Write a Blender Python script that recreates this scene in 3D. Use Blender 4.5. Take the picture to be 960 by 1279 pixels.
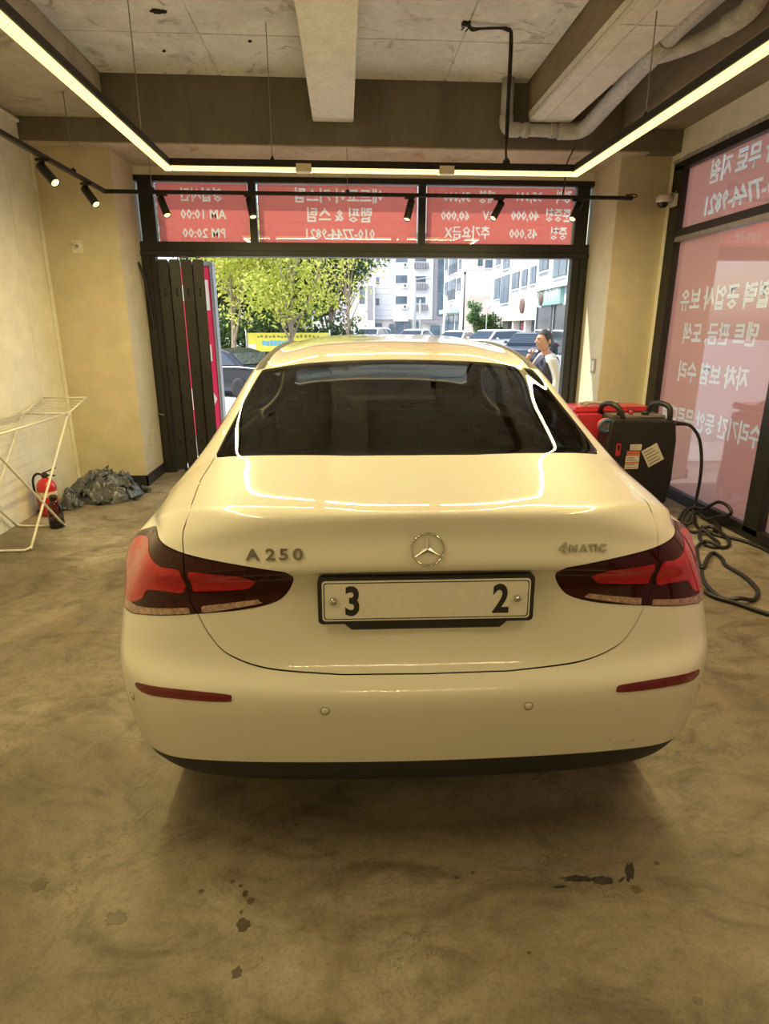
import bpy, bmesh, math, random
import numpy as np
from mathutils import Vector, Matrix, noise
from mathutils.bvhtree import BVHTree

for _o in list(bpy.data.objects):
    bpy.data.objects.remove(_o)
SC = bpy.context.scene
COL = SC.collection
PI = math.pi
R = math.radians

# ------------------------------------------------------------------ camera
CAM_H = 1.48
cam_d = bpy.data.cameras.new('camera')
cam_d.sensor_fit = 'HORIZONTAL'
cam_d.sensor_width = 36.0
cam_d.lens = 36.0 * 760.0 / 960.0
cam_d.clip_start = 0.05
cam_d.clip_end = 400
cam = bpy.data.objects.new('camera', cam_d)
COL.objects.link(cam)
cam.location = (0, 0, CAM_H)
cam.rotation_euler = (R(90 - 16.97), 0, R(-3.6))
SC.camera = cam

# ------------------------------------------------------------------ world, sun, exposure
SC.view_settings.view_transform = 'Standard'
SC.view_settings.look = 'None'
SC.view_settings.gamma = 1.0
SC.view_settings.use_curve_mapping = False
SC.view_settings.exposure = 0.30
SC.cycles.use_denoising = True
SC.cycles.max_bounces = 10
SC.cycles.diffuse_bounces = 5
SC.cycles.glossy_bounces = 5
SC.cycles.transmission_bounces = 6
SC.cycles.transparent_max_bounces = 16
SC.cycles.sample_clamp_indirect = 6.0
SC.cycles.caustics_reflective = False
SC.cycles.caustics_refractive = False

world = bpy.data.worlds.new('world')
SC.world = world
world.use_nodes = True
_nt = world.node_tree
_bg = _nt.nodes['Background']
_sky = _nt.nodes.new('ShaderNodeTexSky')
_sky.sky_type = 'NISHITA'
_sky.sun_disc = False
_sky.sun_elevation = R(48)
_sky.sun_rotation = R(215)
_sky.air_density = 1.2
_sky.dust_density = 2.0
_nt.links.new(_sky.outputs['Color'], _bg.inputs['Color'])
_bg.inputs['Strength'].default_value = 0.36

sun_d = bpy.data.lights.new('sun', 'SUN')
sun_d.energy = 5.6
sun_d.angle = R(0.6)
sun_d.color = (1.0, 0.96, 0.88)
sun = bpy.data.objects.new('sun', sun_d)
COL.objects.link(sun)
sun.rotation_euler = Vector((.62, -.34, -.80)).to_track_quat('-Z', 'Y').to_euler()   # from the front left, high

LED_COL = (1.0, 0.785, 0.355)
LED_Y, LED_Z, LED_XL, LED_XR, LED_YB = 4.78, 2.53, -1.197, 1.673, 0.6


def led_area(loc, size, power, rot=(0, 0, 0)):
    d = bpy.data.lights.new('led_light', 'AREA')
    d.shape = 'RECTANGLE'
    d.size, d.size_y = size
    d.energy = power
    d.color = LED_COL
    o = bpy.data.objects.new('led_light', d)
    COL.objects.link(o)
    o.location = loc
    o.rotation_euler = rot
    return o


# ------------------------------------------------------------------ helpers
def tag(o, label=None, cat=None, group=None, kind=None):
    if label: o['label'] = label
    if cat: o['category'] = cat
    if group: o['group'] = group
    if kind: o['kind'] = kind
    return o


def empty(name, loc=(0, 0, 0), rz=0.0):
    o = bpy.data.objects.new(name, None)
    o.empty_display_size = 0.1
    o.location = loc
    o.rotation_euler = (0, 0, rz)
    COL.objects.link(o)
    return o


MATS = {}


def mat(name, col, rough=0.5, metal=0.0, noise_scale=None, noise_amt=0.12, bump=0.0, bump_scale=None,
        coat=0.0, coat_rough=0.03, emit=None, emit_str=0.0, spec=0.5, alpha=None, trans=0.0, stretch=None):
    """Principled procedural material; object-space noise varies colour and roughness, optional bump."""
    if name in MATS:
        return MATS[name]
    m = bpy.data.materials.new(name)
    m.use_nodes = True
    nt = m.node_tree
    b = nt.nodes['Principled BSDF']
    c = tuple(col) + (1.0,)
    b.inputs['Base Color'].default_value = c
    b.inputs['Roughness'].default_value = rough
    b.inputs['Metallic'].default_value = metal
    b.inputs['Specular IOR Level'].default_value = spec
    b.inputs['Coat Weight'].default_value = coat
    b.inputs['Coat Roughness'].default_value = coat_rough
    b.inputs['Transmission Weight'].default_value = trans
    if emit:
        b.inputs['Emission Color'].default_value = tuple(emit) + (1.0,)
        b.inputs['Emission Strength'].default_value = emit_str
    if noise_scale:
        tc = nt.nodes.new('ShaderNodeTexCoord')
        src = tc.outputs['Object']
        if stretch:
            mp = nt.nodes.new('ShaderNodeMapping')
            mp.inputs['Scale'].default_value = stretch
            nt.links.new(src, mp.inputs['Vector'])
            src = mp.outputs['Vector']
        nz = nt.nodes.new('ShaderNodeTexNoise')
        nz.inputs['Scale'].default_value = noise_scale
        nz.inputs['Detail'].default_value = 6
        nz.inputs['Roughness'].default_value = 0.6
        nt.links.new(src, nz.inputs['Vector'])
        rp = nt.nodes.new('ShaderNodeValToRGB')
        lo = tuple(max(0, v * (1 - noise_amt)) for v in col) + (1,)
        hi = tuple(min(1, v * (1 + noise_amt)) for v in col) + (1,)
        rp.color_ramp.elements[0].position = 0.3
        rp.color_ramp.elements[1].position = 0.7
        rp.color_ramp.elements[0].color = lo
        rp.color_ramp.elements[1].color = hi
        nt.links.new(nz.outputs['Fac'], rp.inputs['Fac'])
        nt.links.new(rp.outputs['Color'], b.inputs['Base Color'])
        if bump:
            nb = nt.nodes.new('ShaderNodeTexNoise')
            nb.inputs['Scale'].default_value = bump_scale or noise_scale * 4
            nb.inputs['Detail'].default_value = 5
            nt.links.new(src, nb.inputs['Vector'])
            bp = nt.nodes.new('ShaderNodeBump')
            bp.inputs['Strength'].default_value = bump
            bp.inputs['Distance'].default_value = 0.02
            nt.links.new(nb.outputs['Fac'], bp.inputs['Height'])
            nt.links.new(bp.outputs['Normal'], b.inputs['Normal'])
    MATS[name] = m
    return m


def glass_mat(name, tint, refl_rough=0.0, ior=1.5, tint2=None):
    """Thin sheet of tinted glass: fresnel reflection over tinted see-through."""
    if name in MATS:
        return MATS[name]
    m = bpy.data.materials.new(name)
    m.use_nodes = True
    nt = m.node_tree
    for n in list(nt.nodes):
        nt.nodes.remove(n)
    out = nt.nodes.new('ShaderNodeOutputMaterial')
    mix = nt.nodes.new('ShaderNodeMixShader')
    lw = nt.nodes.new('ShaderNodeLayerWeight')
    lw.inputs['Blend'].default_value = 0.5
    pw = nt.nodes.new('ShaderNodeMath'); pw.operation = 'POWER'; pw.inputs[1].default_value = 5.0
    nt.links.new(lw.outputs['Facing'], pw.inputs[0])
    f0 = ((ior - 1) / (ior + 1)) ** 2
    fr = nt.nodes.new('ShaderNodeMapRange')
    fr.inputs['To Min'].default_value = f0
    fr.inputs['To Max'].default_value = 1.0
    nt.links.new(pw.outputs[0], fr.inputs['Value'])
    gl = nt.nodes.new('ShaderNodeBsdfGlossy')
    gl.inputs['Roughness'].default_value = refl_rough
    gl.inputs['Color'].default_value = (1, 1, 1, 1)
    tr = nt.nodes.new('ShaderNodeBsdfTransparent')
    tr.inputs['Color'].default_value = tuple(tint) + (1,)
    nt.links.new(fr.outputs['Result'], mix.inputs['Fac'])
    nt.links.new(tr.outputs['BSDF'], mix.inputs[1])
    nt.links.new(gl.outputs['BSDF'], mix.inputs[2])
    nt.links.new(mix.outputs['Shader'], out.inputs['Surface'])
    MATS[name] = m
    return m


def film_mat(name, col, trans_col, fac=0.5, rough=0.5, spec=0.3):
    """Printed vinyl film: diffuse front plus light shining through from behind."""
    if name in MATS:
        return MATS[name]
    m = bpy.data.materials.new(name)
    m.use_nodes = True
    nt = m.node_tree
    b = nt.nodes['Principled BSDF']
    out = nt.nodes['Material Output']
    b.inputs['Base Color'].default_value = tuple(col) + (1,)
    b.inputs['Roughness'].default_value = rough
    b.inputs['Specular IOR Level'].default_value = spec
    tl = nt.nodes.new('ShaderNodeBsdfTranslucent')
    tl.inputs['Color'].default_value = tuple(trans_col) + (1,)
    tc = nt.nodes.new('ShaderNodeTexCoord')
    nz = nt.nodes.new('ShaderNodeTexNoise')
    nz.inputs['Scale'].default_value = 1.6
    nt.links.new(tc.outputs['Object'], nz.inputs['Vector'])
    mr = nt.nodes.new('ShaderNodeMapRange')
    mr.inputs['To Min'].default_value = fac - 0.06
    mr.inputs['To Max'].default_value = fac + 0.06
    nt.links.new(nz.outputs['Fac'], mr.inputs['Value'])
    mix = nt.nodes.new('ShaderNodeMixShader')
    nt.links.new(mr.outputs['Result'], mix.inputs['Fac'])
    nt.links.new(b.outputs['BSDF'], mix.inputs[1])
    nt.links.new(tl.outputs['BSDF'], mix.inputs[2])
    nt.links.new(mix.outputs['Shader'], out.inputs['Surface'])
    MATS[name] = m
    return m


def obj(name, verts, faces, m, parent=None, smooth=False, normals=None):
    me = bpy.data.meshes.new(name)
    me.from_pydata([tuple(v) for v in verts], [], [tuple(f) for f in faces])
    me.update()
    if smooth:
        me.polygons.foreach_set('use_smooth', [True] * len(me.polygons))
    if normals is not None:
        me.normals_split_custom_set_from_vertices([tuple(n) for n in normals])
    if m:
        me.materials.append(m)
    o = bpy.data.objects.new(name, me)
    COL.objects.link(o)
    if parent:
        o.parent = parent
    return o


class MB:
    """Collects shapes; build() links them as ONE mesh object."""
    def __init__(s):
        s.v, s.f, s.sm = [], [], []

    def add(s, vs, fs, smooth=False):
        n = len(s.v)
        s.v += [tuple(v) for v in vs]
        s.f += [tuple(i + n for i in f) for f in fs]
        s.sm += [smooth] * len(fs)
        return s

    def box(s, a, b, bev=0.0, M=None):
        x0, y0, z0 = a; x1, y1, z1 = b
        if bev <= 0:
            vs = [(x0, y0, z0), (x1, y0, z0), (x1, y1, z0), (x0, y1, z0), (x0, y0, z1), (x1, y0, z1), (x1, y1, z1), (x0, y1, z1)]
            fs = [(0, 3, 2, 1), (4, 5, 6, 7), (0, 1, 5, 4), (1, 2, 6, 5), (2, 3, 7, 6), (3, 0, 4, 7)]
        else:
            bm = bmesh.new()
            bmesh.ops.create_cube(bm, size=1.0)
            for v in bm.verts:
                v.co = Vector(((x0 + x1) / 2 + v.co.x * (x1 - x0), (y0 + y1) / 2 + v.co.y * (y1 - y0), (z0 + z1) / 2 + v.co.z * (z1 - z0)))
            bmesh.ops.bevel(bm, geom=list(bm.edges), offset=min(bev, 0.49 * min(abs(x1 - x0), abs(y1 - y0), abs(z1 - z0))), segments=2, affect='EDGES')
            bm.verts.index_update()
            vs = [tuple(v.co) for v in bm.verts]
            fs = [tuple(v.index for v in f.verts) for f in bm.faces]
            bm.free()
        if M is not None:
            vs = [tuple(M @ Vector(v)) for v in vs]
        return s.add(vs, fs)

    def tube(s, pts, r, n=8, caps=True, closed=False):
        pts = [Vector(p) for p in pts]
        rs = r if isinstance(r, (list, tuple)) else [r] * len(pts)
        vs, fs = [], []
        prev = None
        m = len(pts)
        for i, p in enumerate(pts):
            if closed:
                t = (pts[(i + 1) % m] - pts[i - 1]).normalized()
            else:
                t = (pts[min(i + 1, m - 1)] - pts[max(i - 1, 0)]).normalized()
            if prev is None:
                a = Vector((0, 0, 1)) if abs(t.z) < 0.9 else Vector((1, 0, 0))
                u = t.cross(a).normalized()
            else:
                u = (prev - t * prev.dot(t))
                u = u.normalized() if u.length > 1e-6 else t.orthogonal().normalized()
            prev = u
            w = t.cross(u)
            for k in range(n):
                a = 2 * PI * k / n
                vs.append(p + (u * math.cos(a) + w * math.sin(a)) * rs[i])
        for i in range(m if closed else m - 1):
            for k in range(n):
                a, b = i * n + k, i * n + (k + 1) % n
                j = (i + 1) % m
                fs.append((a, b, j * n + (k + 1) % n, j * n + k))
        s.add(vs, fs, True)
        if caps and not closed:
            o = len(s.v) - len(vs)
            s.f.append(tuple(o + k for k in reversed(range(n)))); s.sm.append(False)
            s.f.append(tuple(o + (m - 1) * n + k for k in range(n))); s.sm.append(False)
        return s

    def lathe(s, prof, n=20, M=None, capb=True, capt=True):
        """prof: list of (radius, z)"""
        vs, fs = [], []
        for (r, z) in prof:
            for k in range(n):
                a = 2 * PI * k / n
                vs.append(Vector((r * math.cos(a), r * math.sin(a), z)))
        for i in range(len(prof) - 1):
            for k in range(n):
                fs.append((i * n + k, i * n + (k + 1) % n, (i + 1) * n + (k + 1) % n, (i + 1) * n + k))
        if M is not None:
            vs = [M @ v for v in vs]
        s.add(vs, fs, True)
        o = len(s.v) - len(vs)
        if capb and prof[0][0] > 1e-5:
            s.f.append(tuple(o + k for k in reversed(range(n)))); s.sm.append(False)
        if capt and prof[-1][0] > 1e-5:
            q = o + (len(prof) - 1) * n
            s.f.append(tuple(q + k for k in range(n))); s.sm.append(False)
        return s

    def prism(s, poly, a, b, axes='xz', M=None):
        """2-D polygon extruded between a and b on the third axis."""
        n = len(poly)
        def P(p, d):
            if axes == 'xz': return Vector((p[0], d, p[1]))
            if axes == 'yz': return Vector((d, p[0], p[1]))
            return Vector((p[0], p[1], d))
        vs = [P(p, a) for p in poly] + [P(p, b) for p in poly]
        if M is not None:
            vs = [M @ v for v in vs]
        fs = [tuple(range(n)), tuple(reversed(range(n, 2 * n)))]
        for i in range(n):
            j = (i + 1) % n
            fs.append((i, n + i, n + j, j))
        return s.add(vs, fs)

    def build(s, name, m, parent=None, fix=True):
        me = bpy.data.meshes.new(name)
        me.from_pydata(s.v, [], s.f)
        me.update()
        me.polygons.foreach_set('use_smooth', s.sm)
        if fix:
            bm = bmesh.new(); bm.from_mesh(me)
            bmesh.ops.recalc_face_normals(bm, faces=bm.faces)
            bm.to_mesh(me); bm.free()
        if m:
            me.materials.append(m)
        o = bpy.data.objects.new(name, me)
        COL.objects.link(o)
        if parent:
            o.parent = parent
        return o


def rot_to(d, up=(0, 0, 1)):
    """Matrix turning local +Z to direction d."""
    return Vector(d).to_track_quat('Z', 'Y').to_matrix().to_4x4()


def crom(pts, n=6, closed=False):
    """Catmull-Rom through points."""
    P = [Vector(p) if len(p) == 3 else Vector((p[0], p[1], 0)) for p in pts]
    m = len(P); out = []
    for i in range(m if closed else m - 1):
        if closed:
            a, b, c, d = P[i - 1], P[i], P[(i + 1) % m], P[(i + 2) % m]
        else:
            a, b, c, d = P[max(i - 1, 0)], P[i], P[i + 1], P[min(i + 2, m - 1)]
        for k in range(n):
            t = k / n
            out.append(0.5 * ((2 * b) + (c - a) * t + (2 * a - 5 * b + 4 * c - d) * t * t + (3 * b - a - 3 * c + d) * t ** 3))
    if not closed:
        out.append(P[-1])
    if len(pts[0]) == 2:
        return [(v.x, v.y) for v in out]
    return out


def text_mesh(name, body, size, m, parent=None, M=None, align='LEFT', extrude=0.0, width=1.0, bold=0.0, res=2):
    cu = bpy.data.curves.new(name, 'FONT')
    cu.body = body
    cu.size = size
    cu.align_x = align
    cu.align_y = 'CENTER'
    cu.extrude = extrude
    cu.offset = bold
    cu.resolution_u = res
    t = bpy.data.objects.new(name, cu)
    COL.objects.link(t)
    t.scale = (width, 1, 1)
    bpy.context.view_layer.update()
    dg = bpy.context.evaluated_depsgraph_get()
    me = bpy.data.meshes.new_from_object(t.evaluated_get(dg))
    bpy.data.objects.remove(t)
    S = Matrix.Diagonal((width, 1, 1, 1))
    me.transform((M if M is not None else Matrix()) @ S)
    me.materials.clear()
    me.materials.append(m)
    me.name = name
    o = bpy.data.objects.new(name, me)
    COL.objects.link(o)
    if parent:
        o.parent = parent
    return o


def lettered_film(rect, texts, M, parent, film_m, letter_m, letter_name, cell=.004):
    """A film sheet with the letters cut out of it (in fine strips) and set in as pieces of their own."""
    u0, v0, u1, v1 = rect
    nu, nv = max(1, int((u1 - u0) / cell)), max(1, int((v1 - v0) / cell))
    du, dv = (u1 - u0) / nu, (v1 - v0) / nv
    mask = np.zeros((nv, nu), bool)
    for body, u, v, size, align, wmax, wd in texts:
        t = text_mesh(letter_name, body, size, letter_m, parent, None, align, width=wd, bold=size * .022, res=1)
        me = t.data
        xs_ = [q.co.x for q in me.vertices]
        k = min(1.0, wmax / (max(xs_) - min(xs_))) if wmax else 1.0
        me.transform(Matrix.Translation((u, v, -.0006)) @ Matrix.Diagonal((k, 1, 1, 1)))
        me.calc_loop_triangles()
        co = [(q.co.x, q.co.y) for q in me.vertices]
        for tri in me.loop_triangles:
            A, B, C_ = [co[i] for i in tri.vertices]
            i0 = max(0, int((min(A[0], B[0], C_[0]) - u0) / du)); i1 = min(nu, int((max(A[0], B[0], C_[0]) - u0) / du) + 2)
            j0 = max(0, int((min(A[1], B[1], C_[1]) - v0) / dv)); j1 = min(nv, int((max(A[1], B[1], C_[1]) - v0) / dv) + 2)
            if i1 <= i0 or j1 <= j0: continue
            X = u0 + (np.arange(i0, i1) + .5) * du; Y = (v0 + (np.arange(j0, j1) + .5) * dv)[:, None]
            e1 = (B[0] - A[0]) * (Y - A[1]) - (B[1] - A[1]) * (X - A[0])
            e2 = (C_[0] - B[0]) * (Y - B[1]) - (C_[1] - B[1]) * (X - B[0])
            e3 = (A[0] - C_[0]) * (Y - C_[1]) - (A[1] - C_[1]) * (X - C_[0])
            mask[j0:j1, i0:i1] |= ((e1 >= 0) & (e2 >= 0) & (e3 >= 0)) | ((e1 <= 0) & (e2 <= 0) & (e3 <= 0))
        me.transform(M)
    vs, fs = [], []
    j = 0
    while j < nv:
        j2 = j + 1
        while j2 < nv and (mask[j2] == mask[j]).all(): j2 += 1
        row = ~mask[j]; i = 0
        while i < nu:
            if row[i]:
                i2 = i
                while i2 < nu and row[i2]: i2 += 1
                n = len(vs)
                a_, b_, c_, d_ = u0 + i * du, u0 + i2 * du, v0 + j * dv, v0 + j2 * dv
                vs += [M @ Vector((a_, c_, 0)), M @ Vector((b_, c_, 0)), M @ Vector((b_, d_, 0)), M @ Vector((a_, d_, 0))]
                fs.append((n, n + 1, n + 2, n + 3)); i = i2
            else: i += 1
        j = j2
    return obj('red_film', vs, fs, film_m, parent)


def copy_tree(o, parent=None):
    c = o.copy()
    COL.objects.link(c)
    c.parent = parent
    for ch in o.children:
        copy_tree(ch, c)
    return c
# ------------------------------------------------------------------ room materials
def concrete(name, c1, c2, scale=1.2, bump=.25, crack=0.0, rough=.75, stain=None, stretch=None, bump_scale=22, speck=0.0):
    if name in MATS: return MATS[name]
    m = bpy.data.materials.new(name); m.use_nodes = True
    nt = m.node_tree; b = nt.nodes['Principled BSDF']; L = nt.links
    tc = nt.nodes.new('ShaderNodeTexCoord'); src = tc.outputs['Object']
    if stretch:
        mp = nt.nodes.new('ShaderNodeMapping'); mp.inputs['Scale'].default_value = stretch
        L.new(src, mp.inputs['Vector']); src = mp.outputs['Vector']
    def nz(s, d=8, r=.6, dist=0.0):
        n = nt.nodes.new('ShaderNodeTexNoise'); n.inputs['Scale'].default_value = s; n.inputs['Detail'].default_value = d
        n.inputs['Roughness'].default_value = r; n.inputs['Distortion'].default_value = dist
        L.new(src, n.inputs['Vector']); return n
    def ramp(sock, stops):
        r = nt.nodes.new('ShaderNodeValToRGB'); e = r.color_ramp.elements
        while len(e) < len(stops): e.new(.5)
        for el, (p, c) in zip(e, stops): el.position = p; el.color = tuple(c) + (1,) if len(c) == 3 else c
        L.new(sock, r.inputs['Fac']); return r.outputs['Color']
    def mixc(fac, a, b_, mode='MIX', f=1.0):
        x = nt.nodes.new('ShaderNodeMix'); x.data_type = 'RGBA'; x.blend_type = mode
        if hasattr(fac, 'links'): L.new(fac, x.inputs[0])
        else: x.inputs[0].default_value = fac
        for s_, i in ((a, 6), (b_, 7)):
            if hasattr(s_, 'links'): L.new(s_, x.inputs[i])
            else: x.inputs[i].default_value = tuple(s_) + (1,)
        return x.outputs[2]
    n1 = nz(scale, 9, .62, .6)
    col = ramp(n1.outputs['Fac'], [(.30, c1), (.68, c2)])
    n2 = nz(scale * 7, 6, .65)
    col = mixc(.45, col, ramp(n2.outputs['Fac'], [(.3, (.62, .62, .62)), (.7, (1, 1, 1))]), 'MULTIPLY')
    if stain:
        n3 = nz(scale * 1.9, 5, .6, 1.5)
        f = ramp(n3.outputs['Fac'], [(.58, (0, 0, 0)), (.72, (.8, .8, .8))])
        col = mixc(f, col, stain)
    if speck:
        n5 = nz(45, 3, .6)
        f = ramp(n5.outputs['Fac'], [(.66, (0, 0, 0)), (.70, (speck, speck, speck))])
        col = mixc(f, col, tuple(v * .35 for v in c1))
    hsock = n2.outputs['Fac']
    if crack:
        v = nt.nodes.new('ShaderNodeTexVoronoi'); v.feature = 'DISTANCE_TO_EDGE'; v.inputs['Scale'].default_value = crack
        n4 = nz(1.7, 7, .7)
        mx = nt.nodes.new('ShaderNodeVectorMath'); mx.operation = 'MULTIPLY_ADD'
        L.new(n4.outputs['Color'], mx.inputs[0]); mx.inputs[1].default_value = (.9, .9, .9); L.new(src, mx.inputs[2])
        L.new(mx.outputs[0], v.inputs['Vector'])
        f = ramp(v.outputs['Distance'], [(0.0, (.75, .75, .75)), (.006, (0, 0, 0))])
        n6 = nz(.8, 3)
        g = ramp(n6.outputs['Fac'], [(.45, (0, 0, 0)), (.6, (1, 1, 1))])
        f2 = mixc(1.0, f, g, 'MULTIPLY')
        col = mixc(f2, col, tuple(v_ * .28 for v_ in c1))
    L.new(col, b.inputs['Base Color'])
    nb = nz(bump_scale, 6, .6)
    bp = nt.nodes.new('ShaderNodeBump'); bp.inputs['Strength'].default_value = bump; bp.inputs['Distance'].default_value = .012
    L.new(nb.outputs['Fac'], bp.inputs['Height']); L.new(bp.outputs['Normal'], b.inputs['Normal'])
    rr = nt.nodes.new('ShaderNodeMapRange'); rr.inputs['To Min'].default_value = rough - .12; rr.inputs['To Max'].default_value = rough + .12
    L.new(n1.outputs['Fac'], rr.inputs['Value']); L.new(rr.outputs['Result'], b.inputs['Roughness'])
    MATS[name] = m
    return m


def floor_material():
    m = bpy.data.materials.new('floor_concrete'); m.use_nodes = True
    nt = m.node_tree; b = nt.nodes['Principled BSDF']; L = nt.links
    tc = nt.nodes.new('ShaderNodeTexCoord'); src = tc.outputs['Object']
    def N(kind, **kw):
        n = nt.nodes.new(kind)
        for k, v in kw.items(): n.inputs[k].default_value = v
        return n
    def nz(sc, det, ro, dist, vec=src):
        n = N('ShaderNodeTexNoise', Scale=sc, Detail=det, Roughness=ro, Distortion=dist); L.new(vec, n.inputs['Vector']); return n
    def ramp(sock, stops):
        r = nt.nodes.new('ShaderNodeValToRGB'); e = r.color_ramp.elements
        while len(e) < len(stops): e.new(.5)
        for el, (p, c) in zip(e, stops): el.position = p; el.color = (c if isinstance(c, tuple) else (c, c, c)) + (1,)
        L.new(sock, r.inputs['Fac']); return r.outputs['Color']
    def mix(mode, fac, a, c):
        x = nt.nodes.new('ShaderNodeMix'); x.data_type = 'RGBA'; x.blend_type = mode
        if isinstance(fac, float): x.inputs[0].default_value = fac
        else: L.new(fac, x.inputs[0])
        for s_, i in ((a, 6), (c, 7)):
            if isinstance(s_, tuple): x.inputs[i].default_value = s_ + (1,)
            else: L.new(s_, x.inputs[i])
        return x.outputs[2]
    big = nz(.55, 8, .6, .8)
    col = ramp(big.outputs['Fac'], [(.32, (.105, .078, .045)), (.50, (.265, .222, .160)), (.66, (.50, .455, .380))])
    # trowel sweeps: stretched, strongly warped noise
    mp = N('ShaderNodeMapping'); mp.inputs['Rotation'].default_value = (0, 0, .9); mp.inputs['Scale'].default_value = (1.0, 1.7, 1)
    L.new(src, mp.inputs['Vector'])
    sw = nz(2.2, 9, .68, 2.2, mp.outputs['Vector'])
    col = mix('MULTIPLY', .9, col, ramp(sw.outputs['Fac'], [(.32, (.40, .37, .33)), (.50, .85), (.68, 1.0)]))
    fine = nz(16, 7, .7, .6)
    col = mix('MULTIPLY', .45, col, ramp(fine.outputs['Fac'], [(.34, (.60, .57, .52)), (.56, 1.0)]))
    grit = nz(95, 4, .7, .0)
    col = mix('MULTIPLY', .45, col, ramp(grit.outputs['Fac'], [(.36, (.55, .52, .48)), (.52, 1.0)]))
    rust = nz(1.3, 5, .6, 1.2)
    col = mix('MIX', ramp(rust.outputs['Fac'], [(.58, 0.0), (.75, .45)]), col, (.27, .165, .075))
    # hairline cracks that come and go
    wob = nz(1.6, 8, .7, .0)
    ma = nt.nodes.new('ShaderNodeVectorMath'); ma.operation = 'MULTIPLY_ADD'; ma.inputs[1].default_value = (1.0, 1.0, 1.0)
    L.new(wob.outputs['Color'], ma.inputs[0]); L.new(src, ma.inputs[2])
    for sc_, wd_ in ((.85, .007), (2.3, .006)):
        v = N('ShaderNodeTexVoronoi', Scale=sc_); v.feature = 'DISTANCE_TO_EDGE'; L.new(ma.outputs[0], v.inputs['Vector'])
        line = ramp(v.outputs['Distance'], [(0.0, .85), (wd_ * sc_, 0.0)])
        gate = nz(.9 * sc_ + .4, 3, .5, 0.0)
        col = mix('MIX', mix('MULTIPLY', 1.0, line, ramp(gate.outputs['Fac'], [(.46, 0.0), (.58, 1.0)])), col, (.085, .062, .04))
    L.new(col, b.inputs['Base Color'])
    hs = nt.nodes.new('ShaderNodeMath'); hs.operation = 'ADD'
    L.new(fine.outputs['Fac'], hs.inputs[0]); L.new(sw.outputs['Fac'], hs.inputs[1])
    bp = N('ShaderNodeBump', Strength=.28, Distance=.012); L.new(hs.outputs[0], bp.inputs['Height']); L.new(bp.outputs['Normal'], b.inputs['Normal'])
    rr_ = nt.nodes.new('ShaderNodeMapRange'); rr_.inputs['To Min'].default_value = .42; rr_.inputs['To Max'].default_value = .72
    L.new(sw.outputs['Fac'], rr_.inputs['Value']); L.new(rr_.outputs['Result'], b.inputs['Roughness'])
    MATS['floor_concrete'] = m
    return m


FLOORM = floor_material()
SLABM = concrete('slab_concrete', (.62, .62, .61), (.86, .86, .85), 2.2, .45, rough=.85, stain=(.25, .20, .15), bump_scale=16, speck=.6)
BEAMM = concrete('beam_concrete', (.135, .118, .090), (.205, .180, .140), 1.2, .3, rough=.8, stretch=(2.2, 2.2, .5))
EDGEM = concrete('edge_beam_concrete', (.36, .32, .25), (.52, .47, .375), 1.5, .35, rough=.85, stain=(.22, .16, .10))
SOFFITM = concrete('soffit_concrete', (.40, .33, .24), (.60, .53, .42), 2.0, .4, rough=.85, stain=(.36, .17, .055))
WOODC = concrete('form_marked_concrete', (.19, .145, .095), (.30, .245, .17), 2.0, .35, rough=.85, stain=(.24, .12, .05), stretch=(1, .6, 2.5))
SPRAYM = concrete('white_sprayed_coat', (.70, .69, .65), (.84, .83, .79), 5, .55, rough=.9, bump_scale=70, speck=.35)
CREAM_SHADED = concrete('cream_paint_shaded', (.62, .55, .375), (.68, .605, .42), .8, .06, rough=.6, bump_scale=60)  # same cream paint as the panels, the columns' shade put into its colour
CREAM2 = concrete('cream_panel_paint', (.80, .765, .655), (.86, .825, .715), .9, .06, rough=.55, bump_scale=60)
FRAMEM = mat('black_aluminium', (.022, .021, .019), .42, .2, noise_scale=12, noise_amt=.2)
FILM = film_mat('red_film', (.58, .145, .125), (.88, .205, .15), .60)
FILM2 = film_mat('red_window_film', (.62, .27, .22), (.86, .34, .25), .54)
LETTER = film_mat('cream_lettering', (.74, .62, .48), (.95, .80, .62), .55)
CLEAR = glass_mat('shop_glass', (.94, .96, .95), ior=1.5)
CLEAR2 = glass_mat('shopfront_glass', (.90, .93, .92), ior=1.72)


def struct(name, mb, m, parent=None):
    o = mb.build(name, m, parent)
    if parent is None: tag(o, kind='structure')
    return o


def group_struct(name, loc=(0, 0, 0)):
    return tag(empty(name, loc), kind='structure')


# floor with stains
floor = struct('floor', MB().box((-2.75, -3.6, -.12), (3.05, 6.62, 0)), FLOORM)
rnd = random.Random(4)
STAIN = mat('oil_stain', (.085, .062, .036), .45, noise_scale=14, noise_amt=.4)
STAIN2 = mat('tape_residue', (.022, .018, .013), .6, noise_scale=30, noise_amt=.6)


def blot(x, y, rx, ry, m, jag=.35, n=22, a=0.0, z=.0008):
    pts = []
    for k in range(n):
        t = 2 * PI * k / n
        q = 1 + jag * .6 * (rnd.random() - .5) * 2
        px, py = rx * q * math.cos(t), ry * q * math.sin(t)
        pts.append((x + px * math.cos(a) - py * math.sin(a), y + px * math.sin(a) + py * math.cos(a)))
    MB().prism(crom(pts, 3, True), -.004, z, 'xy').build('stain', m, floor)


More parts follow.
